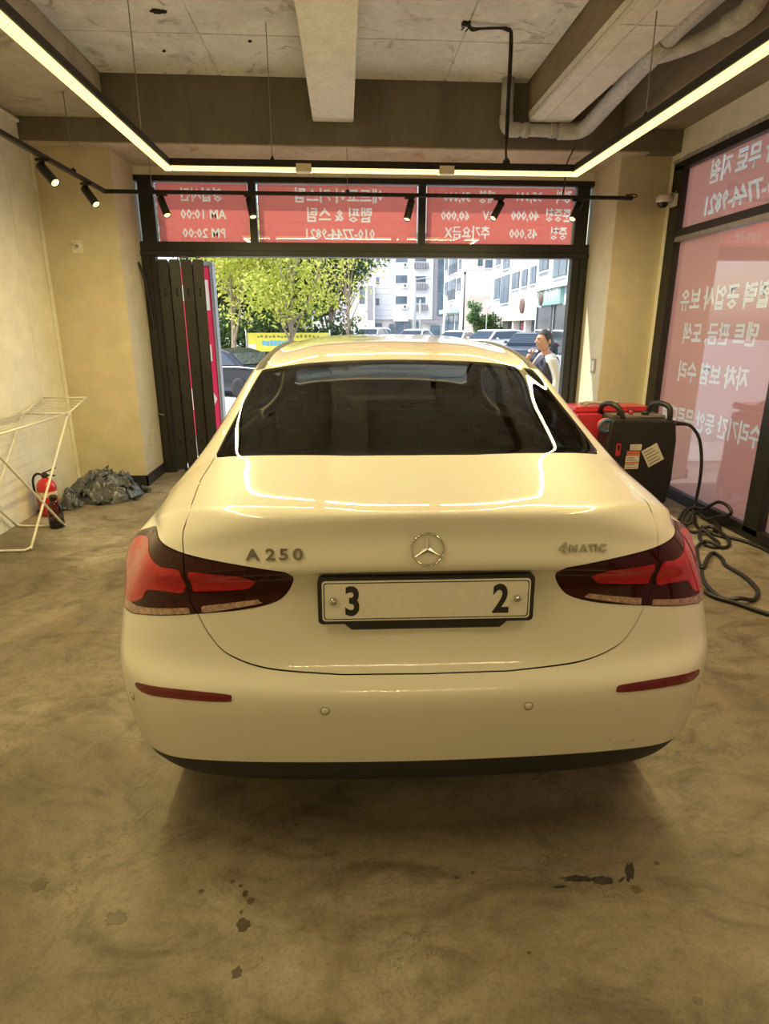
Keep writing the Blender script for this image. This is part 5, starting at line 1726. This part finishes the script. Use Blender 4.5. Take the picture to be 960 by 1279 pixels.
WHT = (.78, .79, .80)
parked_car('parked_sedan', 'dark grey sedan parked under the trees beside the pink sign', -3.75, 20.2, R(-35), (.016, .018, .024), 4.4, 1.8, 1.46)
parked_car('parked_suv', 'white SUV parked furthest left, below the grey apartment block', 1.75, 42, R(65), WHT, 4.3, 1.8, 1.60, True)
parked_car('parked_hatchback', 'white car parked behind the grey lamp post', 4.6, 41, R(60), WHT, 4.3, 1.8, 1.50)
parked_car('parked_hatchback', 'white low sedan parked below the beige corner building', 7.2, 40, R(55), WHT, 4.5, 1.8, 1.42)
parked_car('parked_suv', 'white estate car parked below the bushy conifer', 8.5, 36, R(35), WHT, 4.6, 1.8, 1.50, True)
parked_car('parked_hatchback', 'dark blue hatchback parked near the man, by the pale shop', 8.05, 27, R(60), (.018, .024, .04), 4.2, 1.75, 1.42)

# ---------------------------------------------------------------- buildings
def facade(p0, p1, cam=(0, 0)):
    p0, p1 = Vector(p0), Vector(p1)
    u = (p1 - p0).normalized(); n = Vector((-u.y, u.x))
    if n.dot(Vector(cam) - p0) < 0: n = -n
    def box(name, m, par, s0, s1, z0, z1, d0, d1):
        a = [p0 + u * s + n * d for s, d in ((s0, d0), (s1, d0), (s1, d1), (s0, d1))]
        vs = [(q.x, q.y, z0) for q in a] + [(q.x, q.y, z1) for q in a]
        o = Vector(par.location) if par.parent is None else Vector(par.parent.location)
        vs = [Vector(v) - o for v in vs]
        return MB().add(vs, [(3, 2, 1, 0), (4, 5, 6, 7), (0, 1, 5, 4), (1, 2, 6, 5), (2, 3, 7, 6), (3, 0, 4, 7)]).build(name, m, par)
    def win(par, s0, s1, z0, z1, split=2, fm=None, rail=False):
        f = box('window', fm or WFRAME, par, s0, s1, z0, z1, -.05, .05)
        w = (s1 - s0) / split
        for k in range(split):
            box('pane', BPANE, f, s0 + k * w + .05, s0 + (k + 1) * w - .05, z0 + .06, z1 - .06, .03, .065)
        box('sill', WFRAME2, f, s0 - .06, s1 + .06, z0 - .08, z0, -.02, .12)
        if rail:
            for k in range(8):
                s = s0 + (s1 - s0) * k / 7
                box('railing_bar', WFRAME, f, s - .02, s + .02, z0, z0 + .5 * (z1 - z0), .14, .18)
        return f
    return box, win
WFRAME = mat('window_frame_dark', (.10, .11, .12), .5, noise_scale=4)
WFRAME2 = mat('window_sill_pale', (.62, .62, .62), .6, noise_scale=4)
BPANE = mat('building_pane', (.10, .15, .19), .12, noise_scale=.6, noise_amt=.4)
BWHITE = concrete('render_white', (.70, .71, .73), (.78, .785, .80), .3, .05, rough=.8)
BGREY = concrete('tile_grey_white', (.60, .60, .63), (.68, .68, .70), .5, .05, rough=.7)
BDARK = concrete('cladding_grey', (.30, .29, .31), (.36, .35, .37), .5, .05, rough=.7)
BBEIGE = concrete('stone_beige', (.58, .50, .41), (.66, .58, .49), .4, .08, rough=.8)
BCREAM = concrete('render_pale_beige', (.68, .66, .61), (.76, .74, .69), .4, .06, rough=.8)
BPALE = concrete('render_pale_blue', (.60, .66, .70), (.68, .73, .76), .4, .05, rough=.8)
ACW = mat('aircon_white', (.72, .72, .70), .5, noise_scale=4)
SHOPD = mat('shop_dark_glass', (.05, .06, .07), .1, noise_scale=.8, noise_amt=.5)

# grey apartment block far behind
bA = empty('apartment_block', (5.5, 90, gz(5.5, 90))); tag(bA, 'pale grey apartment block with air conditioners, furthest behind the lamp post', 'building')
box, win = facade((0, 90), (1, 90))
box('wall', BGREY, bA, -4.5, 6.70, 2.4, 22, -12, 0); box('wall', BWHITE, bA, 6.72, 12.45, 2.4, 22, -12, .02)
box('dark_bay', BDARK, bA, 12.47, 14.5, 2.4, 22, -12, -.3); box('ground_floor_wall', BCREAM, bA, -4.5, 14.5, -.4, 2.4, -12, -.4)
sg_ = box('glass_stair_strip', BPANE, bA, 13.15, 14.1, 2.96, 20, -.35, -.15)
for z in (4.4, 6.2, 8.0, 9.8): box('transom_bar', WFRAME, sg_, 13.15, 14.1, z, z + .08, -.16, -.10)
for dz in (0, 2.76, 5.45, 8.2):
    win(bA, 7.22, 8.83, 4.47 + dz, 5.50 + dz)
    win(bA, 9.86, 11.42, 4.60 + dz, 5.40 + dz)
    b_ = box('balcony', BDARK, bA, 9.76, 11.66, 3.68 + dz, 4.34 + dz, .0, .7)
    for k in range(6): box('balcony_bar', WFRAME, b_, 9.80 + k * .36, 9.86 + k * .36, 3.70 + dz, 4.42 + dz, .68, .76)
    a_ = box('air_conditioner', ACW, bA, 8.14, 8.84, 3.82 + dz, 4.42 + dz, .02, .42); box('fan_grille', WFRAME, a_, 8.34, 8.66, 3.94 + dz, 4.28 + dz, .40, .44)
    win(bA, 4.50, 4.90, 4.30 + dz, 5.20 + dz, 1)
for k in range(12): box('tile_joint', BDARK, bA, -4.5, 6.7, 2.9 + k * .72, 2.93 + k * .72, .0, .012)
box('annex', BWHITE, bA, 1.2, 4.2, -.3, 6.85, 0, 2.0); box('annex_window', BPANE, bA, 2.1, 2.85, 4.4, 6.6, 1.95, 2.05); box('annex_dark_strip', BDARK, bA, 3.2, 3.95, 2.3, 6.75, 1.95, 2.05)
for s0, s1, z0, z1 in ((4.4, 5.3, .2, 1.9), (6.3, 7.05, .2, 1.8), (7.25, 8.3, .3, 2.1), (8.6, 9.4, .3, 2.1), (9.65, 10.8, .3, 2.1), (12.2, 13.6, .2, 1.6)):
    win(bA, s0, s1, z0, z1, 1)
box('shop_sign', ACW, bA, 6.9, 9.0, 2.15, 2.6, .0, .2); box('shop_sign', BDARK, bA, 11.0, 14.0, 1.9, 2.3, .0, .2)
box('roof_parapet', BDARK, bA, -4.6, 14.6, 22, 22.4, -12, .2)

# corner building: side face receding, front face
bB = empty('corner_building', (12.1, 65, gz(12, 65))); tag(bB, 'white and beige corner building with a dark pole before it', 'building')
box, win = facade((12.11, 78), (12.11, 65))
box('wall', BWHITE, bB, 0, 13, 3.0, 14, -5, 0); box('ground_floor_wall', BCREAM, bB, 0, 13, -.3, 3.0, -5, -.02)
for r_ in ((1.1, 3.1, 4.93, 6.45), (3.6, 8.4, 4.30, 6.45), (9.1, 11.4, 5.02, 6.35), (.7, 2.6, 7.7, 9.1), (3.6, 9.1, 7.0, 9.1), (9.9, 11.5, 7.1, 8.1)):
    win(bB, *r_, rail=r_[1] - r_[0] > 4)
for s0, s1 in ((1.8, 4.5), (5.0, 8.0), (9.0, 10.9)): win(bB, s0, s1, .1, 2.7, 1)
aw = box('awning', mat('awning_green', (.35, .50, .45), .6, noise_scale=3), bB, 2.6, 11.0, 2.85, 3.3, 0, .9)
box('shop_sign', BDARK, bB, 1.6, 6.3, 3.35, 3.9, .0, .15)
box, win = facade((12.12, 65), (20, 65))
box('front_wall', BCREAM, bB, 0.02, 7, 4.42, 14, -5, .02); box('front_lower_wall', BBEIGE, bB, 0.02, 7, -.3, 4.42, -5, .06)
for r_ in ((1.35, 1.85, 7.25, 8.2), (2.1, 2.9, 7.1, 7.85), (4.0, 5.5, 7.1, 8.2)): win(bB, *r_)
for k in range(5): box('stone_joint', BDARK, bB, .02, 7, 5.0 + k * .62, 5.03 + k * .62, .0, .03)

# long white building on the right
bC = empty('white_shop_building', (11.8, 45, gz(12, 45))); tag(bC, 'long white building with dark windows over shopfronts, right of the conifer', 'building')
box, win = facade((11.995, 52), (11.494, 38))
box('wall', BWHITE, bC, 0, 14.5, 2.15, 12, -6, 0); box('ground_floor_wall', BCREAM, bC, 0, 14.5, -.3, 2.2, -6, -.6)
box('fascia', mat('fascia_beige', (.55, .50, .40), .7, noise_scale=2), bC, 1.0, 14.3, 1.85, 2.16, -.6, .02)
for r_ in ((1.24, 3.4, 3.5, 5.03), (3.75, 6.5, 3.1, 5.03), (7.4, 9.5, 3.9, 4.97), (10.2, 11.7, 3.93, 4.95), (12.4, 13.7, 3.94, 4.95), (1.45, 3.1, 5.95, 7.6), (4.1, 6.2, 5.45, 7.6), (7.4, 9.5, 6.4, 7.6), (10.2, 11.7, 6.4, 7.6)):
    win(bC, *r_)
box('shop_window', SHOPD, bC, 1.7, 3.6, .0, 1.85, -.6, -.5); box('shop_window', SHOPD, bC, 4.6, 7.4, .0, 1.85, -.6, -.5)
p_ = box('shop_window', SHOPD, bC, 8.2, 11.1, .0, 1.9, -.6, -.5)
box('red_poster', mat('poster_red', (.45, .10, .10), .5, noise_scale=2, noise_amt=.4), p_, 8.8, 10.2, .4, 1.7, -.5, -.47)
box('shop_window', SHOPD, bC, 11.4, 13.6, .0, 1.9, -.6, -.5)
for s in (4.2, 7.8, 11.25): box('pier', BCREAM, bC, s - .2, s + .2, -.3, 2.15, -.6, -.1)
box('plaque', BDARK, bC, .5, 1.5, 2.3, 2.7, .0, .06)
BRN = mat('sign_brown', (.16, .08, .06), .5, noise_scale=10)
q = Vector((11.994, 52)) + (Vector((11.494, 38)) - Vector((11.994, 52))).normalized() * 10.9
o_ = Vector(bC.location)
MB().lathe([(.46, 0), (.46, .12), (.40, .14), (.0001, .14)], 28, Matrix.Translation(V_(q.x, q.y, 2.75)) @ Matrix.Rotation(R(-90), 4, 'Y')).build('round_sign', BRN, bC)

# pale shop in front of it with the green sign
bD = empty('pale_shop_building', (10.0, 31, gz(10, 31))); tag(bD, 'pale blue building with a green shop sign, behind the man', 'building')
box, win = facade((10.211, 34), (9.904, 27.5))
box('wall', BPALE, bD, 0, 9, 3.3, 10, -1.3, 0); box('ground_floor_wall', BPALE, bD, 0, 9, -.3, 3.3, -1.3, -.1)
box('cornice', BWHITE, bD, -.1, 9, 3.22, 3.42, -.1, .18)
win(bD, .6, 2.35, 4.15, 5.6); win(bD, 3.3, 5.5, 3.65, 5.6); win(bD, 6.4, 8.2, 3.65, 5.6)
for s0, s1 in ((.6, 3.3), (3.85, 6.1), (6.6, 8.6)):
    w_ = box('shop_window', SHOPD, bD, s0, s1, .1, 2.42, -.15, -.05)
    box('window_bar', BPALE, w_, s0, s1, 1.25, 1.32, -.06, -.02)
    box('window_frame', WFRAME, w_, s0 - .06, s0, .05, 2.46, -.1, .0); box('window_frame', WFRAME, w_, s1, s1 + .06, .05, 2.46, -.1, .0)
sgn = box('shop_sign', mat('sign_green', (.22, .42, .36), .5, noise_scale=2, noise_amt=.1), bD, 1.1, 4.95, 2.48, 3.2, -.1, .08)
u_ = (Vector((9.904, 27.5)) - Vector((10.211, 34))).normalized()
def sgpos(s, z, d): return V_(10.211 + u_.x * s - d * .999, 34 + u_.y * s, z)
o_ = Vector(bD.location)
MB().lathe([(.34, 0), (.34, .05), (.0001, .055)], 24, Matrix.Translation(sgpos(1.72, 2.84, .08)) @ Matrix.Rotation(R(-90), 4, 'Y')).build('round_logo', BRN, bD)
ang = math.atan2(u_.y, u_.x)
for k, ch in enumerate('한국생면'):
    text_mesh('sign_letter', ch, .62, SWHT, bD, Matrix.Translation(sgpos(2.55 + k * .62, 2.88, .09)) @ Matrix.Rotation(ang, 4, 'Z') @ Matrix.Rotation(R(90), 4, 'X'), 'CENTER', bold=.02, res=1)

# lamp posts and poles
POLE = mat('galvanised_pole', (.45, .47, .48), .5, .3, noise_scale=3)
DPOLE = mat('dark_pole', (.07, .07, .08), .5, .3, noise_scale=3)
def post(name, label, x, y, h, r, m, extra=None):
    e = empty(name, (x, y, gz(x, y))); tag(e, label, 'lamp post', 'street posts')
    h -= gz(x, y)
    MB().tube([(0, 0, 0), (0, 0, h * .5), (0, 0, h)], [r * 1.2, r, r * .8], 12).build('pole', m, e)
    MB().lathe([(r * 1.8, 0), (r * 1.8, .25), (r * 1.2, .35)], 12).build('base', m, e)
    if extra: extra(e, h)
def arm(e, h):
    MB().tube(crom([(0, 0, h - .18), (.4, 0, h - .10), (.75, 0, h - .05), (1.02, 0, h - .12)], 5), .035, 8).build('arm', POLE, e)
    MB().box((.75, -.08, h - .16), (1.12, .08, h - .06), .03).build('lamp_head', POLE, e)
def ball(e, h): MB().lathe([(.0001, -.1), (.09, -.06), (.11, 0), (.09, .06), (.0001, .1)], 14, Matrix.Translation((0, 0, h))).build('finial', DPOLE, e)
def disc(e, h):
    MB().lathe([(.30, -.02), (.30, .02), (.0001, .022)], 24, Matrix.Translation((0, -.06, h - .3)) @ Matrix.Rotation(R(90), 4, 'X')).build('round_panel', SWHT, e)
    MB().lathe([(.20, .022), (.17, .026)], 24, Matrix.Translation((0, -.06, h - .3)) @ Matrix.Rotation(R(90), 4, 'X'), False, False).build('panel_ring', POLE, e)
post('lamp_post', 'thick grey lamp post with an arm, before the apartment block', 4.95, 45, 4.75, .115, POLE, arm)
post('lamp_post', 'short thin grey post right of the thick lamp post', 5.35, 45, 3.3, .055, POLE)
post('lamp_post', 'tall thin dark pole before the corner building', 8.45, 45, 5.05, .06, DPOLE, ball)
post('round_street_sign', 'round white street sign on a pole right of the conifer', 9.45, 42, 3.15, .035, POLE, disc)
# white kerbside bollard by the man
e = empty('street_cabinet', (4.55, 13.5, gz(4.5, 13.5))); tag(e, 'small pale grey street cabinet just left of the man', 'cabinet')
MB().box((-.17, -.15, .06), (.17, .15, 1.0), .02).build('cabinet_box', BWHITE, e); MB().box((-.20, -.18, 0), (.20, .18, .06), .01).build('plinth', PAVE, e); MB().box((-.13, -.16, .15), (.13, -.148, .92), .004).build('door', BGREY, e)

# ---------------------------------------------------------------- the man outside
def skin(name, joints, edges, m, parent, sub=2):
    me = bpy.data.meshes.new(name)
    me.from_pydata([j[:3] for j in joints], edges, [])
    ob = bpy.data.objects.new(name, me); COL.objects.link(ob)
    md = ob.modifiers.new('skin', 'SKIN'); md.use_smooth_shade = True
    for i, j in enumerate(joints):
        r_ = j[3] if isinstance(j[3], tuple) else (j[3], j[3])
        me.skin_vertices[0].data[i].radius = r_
    me.skin_vertices[0].data[0].use_root = True
    s_ = ob.modifiers.new('sub', 'SUBSURF'); s_.levels = sub; s_.render_levels = sub
    bpy.context.view_layer.update()
    m2 = bpy.data.meshes.new_from_object(ob.evaluated_get(bpy.context.evaluated_depsgraph_get()))
    bpy.data.objects.remove(ob)
    m2.polygons.foreach_set('use_smooth', [True] * len(m2.polygons))
    m2.materials.clear(); m2.materials.append(m)
    o = bpy.data.objects.new(name, m2); COL.objects.link(o); o.parent = parent
    return o
SKIN = mat('skin', (.58, .33, .22), .5, noise_scale=14, noise_amt=.1)
HAIR = mat('dark_hair', (.055, .05, .047), .7, noise_scale=60, noise_amt=.5)
NAVY = mat('navy_vest', (.045, .045, .075), .7, noise_scale=40, noise_amt=.2)
SHIRT = mat('white_shirt', (.74, .73, .70), .7, noise_scale=25, noise_amt=.06)
TROUS = mat('dark_trousers', (.07, .07, .08), .75, noise_scale=25, noise_amt=.2)
SHOE = mat('black_shoe', (.02, .02, .02), .4, noise_scale=25)
pn = empty('person', (2.33, 7.12, -.03), R(12)); tag(pn, 'man in a dark vest and white shirt outside, hand raised to his mouth', 'person')
pn.scale = (.90, .90, .90)
# facing -X; left side towards -Y
J = [(0, 0, .86, (.13, .10)), (.01, 0, 1.02, (.12, .09)), (0, 0, 1.19, (.13, .10)), (-.005, 0, 1.30, (.09, .08)), (-.02, 0, 1.365, .050), (-.035, 0, 1.41, .052),
     (-.005, -.155, 1.285, .060), (.05, -.205, 1.04, .046), (.01, -.215, .83, .033), (0, -.21, .77, .036),
     (-.005, .155, 1.285, .060), (-.14, .19, 1.08, .046), (-.235, .075, 1.270, .032), (-.222, .040, 1.340, .036),
     (.0, -.085, .80, .088), (-.005, -.095, .45, .058), (.01, -.10, .09, .040), (-.10, -.105, .035, .036),
     (.0, .085, .80, .088), (-.005, .095, .45, .058), (.01, .10, .09, .040), (-.10, .105, .035, .036)]
E_ = [(0, 1), (1, 2), (2, 3), (3, 4), (4, 5), (3, 6), (6, 7), (7, 8), (8, 9), (3, 10), (10, 11), (11, 12), (12, 13),
      (0, 14), (14, 15), (15, 16), (16, 17), (0, 18), (18, 19), (19, 20), (20, 21)]
bd = skin('body', J, E_, SKIN, pn, 2)
# head shaped on the same mesh: brow, eye sockets, nose, lips, chin
HC = Vector((-.055, 0, 1.500))
def head_pt(d, k=1.0):
    dx, dy, dz = d
    taper = 1 - .30 * max(0, -dz) ** 1.3
    x, y, z = dx * .108, dy * .086 * taper, dz * .128
    if dx < 0:
        f = lambda cy, cz, sy, sz: math.exp(-(((abs(dy) - cy) / sy) ** 2 + ((dz - cz) / sz) ** 2))
        x -= .030 * f(0, -.10, .13, .13) + .012 * f(0, .06, .10, .16) + .006 * f(.2, .24, .35, .09) + .007 * f(0, -.44, .25, .07) + .010 * f(0, -.78, .3, .15)
        x += .010 * f(.36, .10, .15, .10)
    return HC + Vector((x, y, z)) * k
bm = bmesh.new(); bm.from_mesh(bd.data)
sp = bmesh.ops.create_uvsphere(bm, u_segments=32, v_segments=24, radius=1.0)
for v in sp['verts']: v.co = head_pt(v.co.normalized())
for f_ in bm.faces: f_.smooth = True
bm.to_mesh(bd.data); bm.free()
# fingers of both hands
def hand(c, base, dirs, thumb, nm):
    hb_ = MB()
    for (off, d1, d2, L1) in dirs:
        a = Vector(base) + Vector(off); b = a + Vector(d1) * L1; c2 = b + Vector(d2) * L1 * .9
        hb_.tube(crom([a, b, c2], 3), [.0095, .0092, .009, .0088, .0085, .008, .007], 7)
    a, b, c2 = [Vector(p) for p in thumb]
    hb_.tube(crom([a, b, c2], 3), [.011, .0108, .0105, .010, .0095, .009, .0075], 7)
    return hb_.build(nm, SKIN, pn)
hand(0, (-.218, .040, 1.360), [((-.012 + .008 * k, -.020 + .006 * k, .004 * k), (-.1, -.45, .9), (.55, -.55, .45), .034 - .002 * abs(k - 1)) for k in range(4)],
     [(-.205, .025, 1.345), (-.185, .0, 1.385), (-.165, -.012, 1.420)], 'fingers')
hand(0, (0, -.21, .755), [((-.026 + .017 * k, 0, 0), (-.15, .05, -1), (-.35, .12, -.9), .036 - .003 * abs(k - 1)) for k in range(4)],
     [(-.03, -.20, .775), (-.055, -.195, .745), (-.062, -.19, .715)], 'fingers')
S_ = 1.10
sh = skin('shirt', [(.0, 0, .90, (.150, .115)), (.01, 0, 1.02, (.138, .105)), (0, 0, 1.19, (.148, .115)), (-.005, 0, 1.30, (.10, .09)), (-.018, 0, 1.345, .062),
                    (-.005, -.160, 1.285, .076), (.05, -.21, 1.04, .062), (.015, -.217, .86, .046), (-.005, .160, 1.285, .076), (-.14, .195, 1.08, .062), (-.205, .095, 1.245, .045)],
          [(0, 1), (1, 2), (2, 3), (3, 4), (3, 5), (5, 6), (6, 7), (3, 8), (8, 9), (9, 10)], SHIRT, pn)
ve = skin('vest', [(.0, 0, .88, (.19, .16)), (.01, 0, 1.02, (.185, .155)), (0, 0, 1.17, (.20, .165)), (.008, 0, 1.27, (.150, .125)), (.008, -.11, 1.285, .088), (.008, .11, 1.285, .088)],
          [(0, 1), (1, 2), (2, 3), (3, 4), (3, 5)], NAVY, pn)
tro = skin('trousers', [(0, 0, .88, (.150, .118)), (.0, -.088, .78, .104), (-.005, -.097, .45, .078), (.01, -.10, .09, .066), (.0, .088, .78, .104), (-.005, .097, .45, .078), (.01, .10, .09, .066)],
           [(0, 1), (1, 2), (2, 3), (0, 4), (4, 5), (5, 6)], TROUS, pn)
for s in (-1, 1):
    MB().box((-.165, s * .102 - .045, .0), (.07, s * .102 + .045, .075), .03).build('shoe', SHOE, pn)
    # ear, eye, brow
    MB().lathe([(.0001, -.008), (.018, -.006), (.021, .0), (.015, .008), (.0001, .010)], 12, Matrix.Translation((-.030, s * .088, 1.495)) @ Matrix.Rotation(R(90), 4, 'X') @ Matrix.Diagonal((1, 1.5, 1, 1))).build('ear', SKIN, pn)
    MB().lathe([(.0001, -.006), (.0045, -.004), (.006, 0), (.0045, .004), (.0001, .006)], 10, Matrix.Translation((-.144, s * .032, 1.514))).build('eye', HAIR, pn)
    MB().tube([(-.166, s * .014, 1.532), (-.158, s * .038, 1.537), (-.140, s * .058, 1.532)], .0035, 6).build('eyebrow', HAIR, pn)
MB().tube([(-.158, -.020, 1.444), (-.164, 0, 1.445), (-.158, .020, 1.444)], .0032, 6).build('mouth', mat('lips', (.45, .19, .15), .5, noise_scale=20), pn)
hv, hf = [], []
nu_, nv_ = 36, 16
for j in range(nv_ + 1):
    for i in range(nu_):
        a = 2 * PI * i / nu_
        fx = math.cos(a)                       # -1 = forehead, +1 = nape
        lim = R(54) if fx < -.55 else R(54 + 74 * min(1, (fx + .55) / .9))
        t = lim * j / nv_
        d = Vector((math.sin(t) * math.cos(a), math.sin(t) * math.sin(a), math.cos(t)))
        k = 1.075 + .05 * noise.noise(d * 6) - .045 * (j / nv_) ** 6
        hv.append(head_pt(d, k) + Vector((0, 0, .004)))
for j in range(nv_):
    for i in range(nu_):
        hf.append((j * nu_ + i, (j + 1) * nu_ + i, (j + 1) * nu_ + (i + 1) % nu_, j * nu_ + (i + 1) % nu_))
ho = obj('hair', hv, hf, HAIR, pn, True)
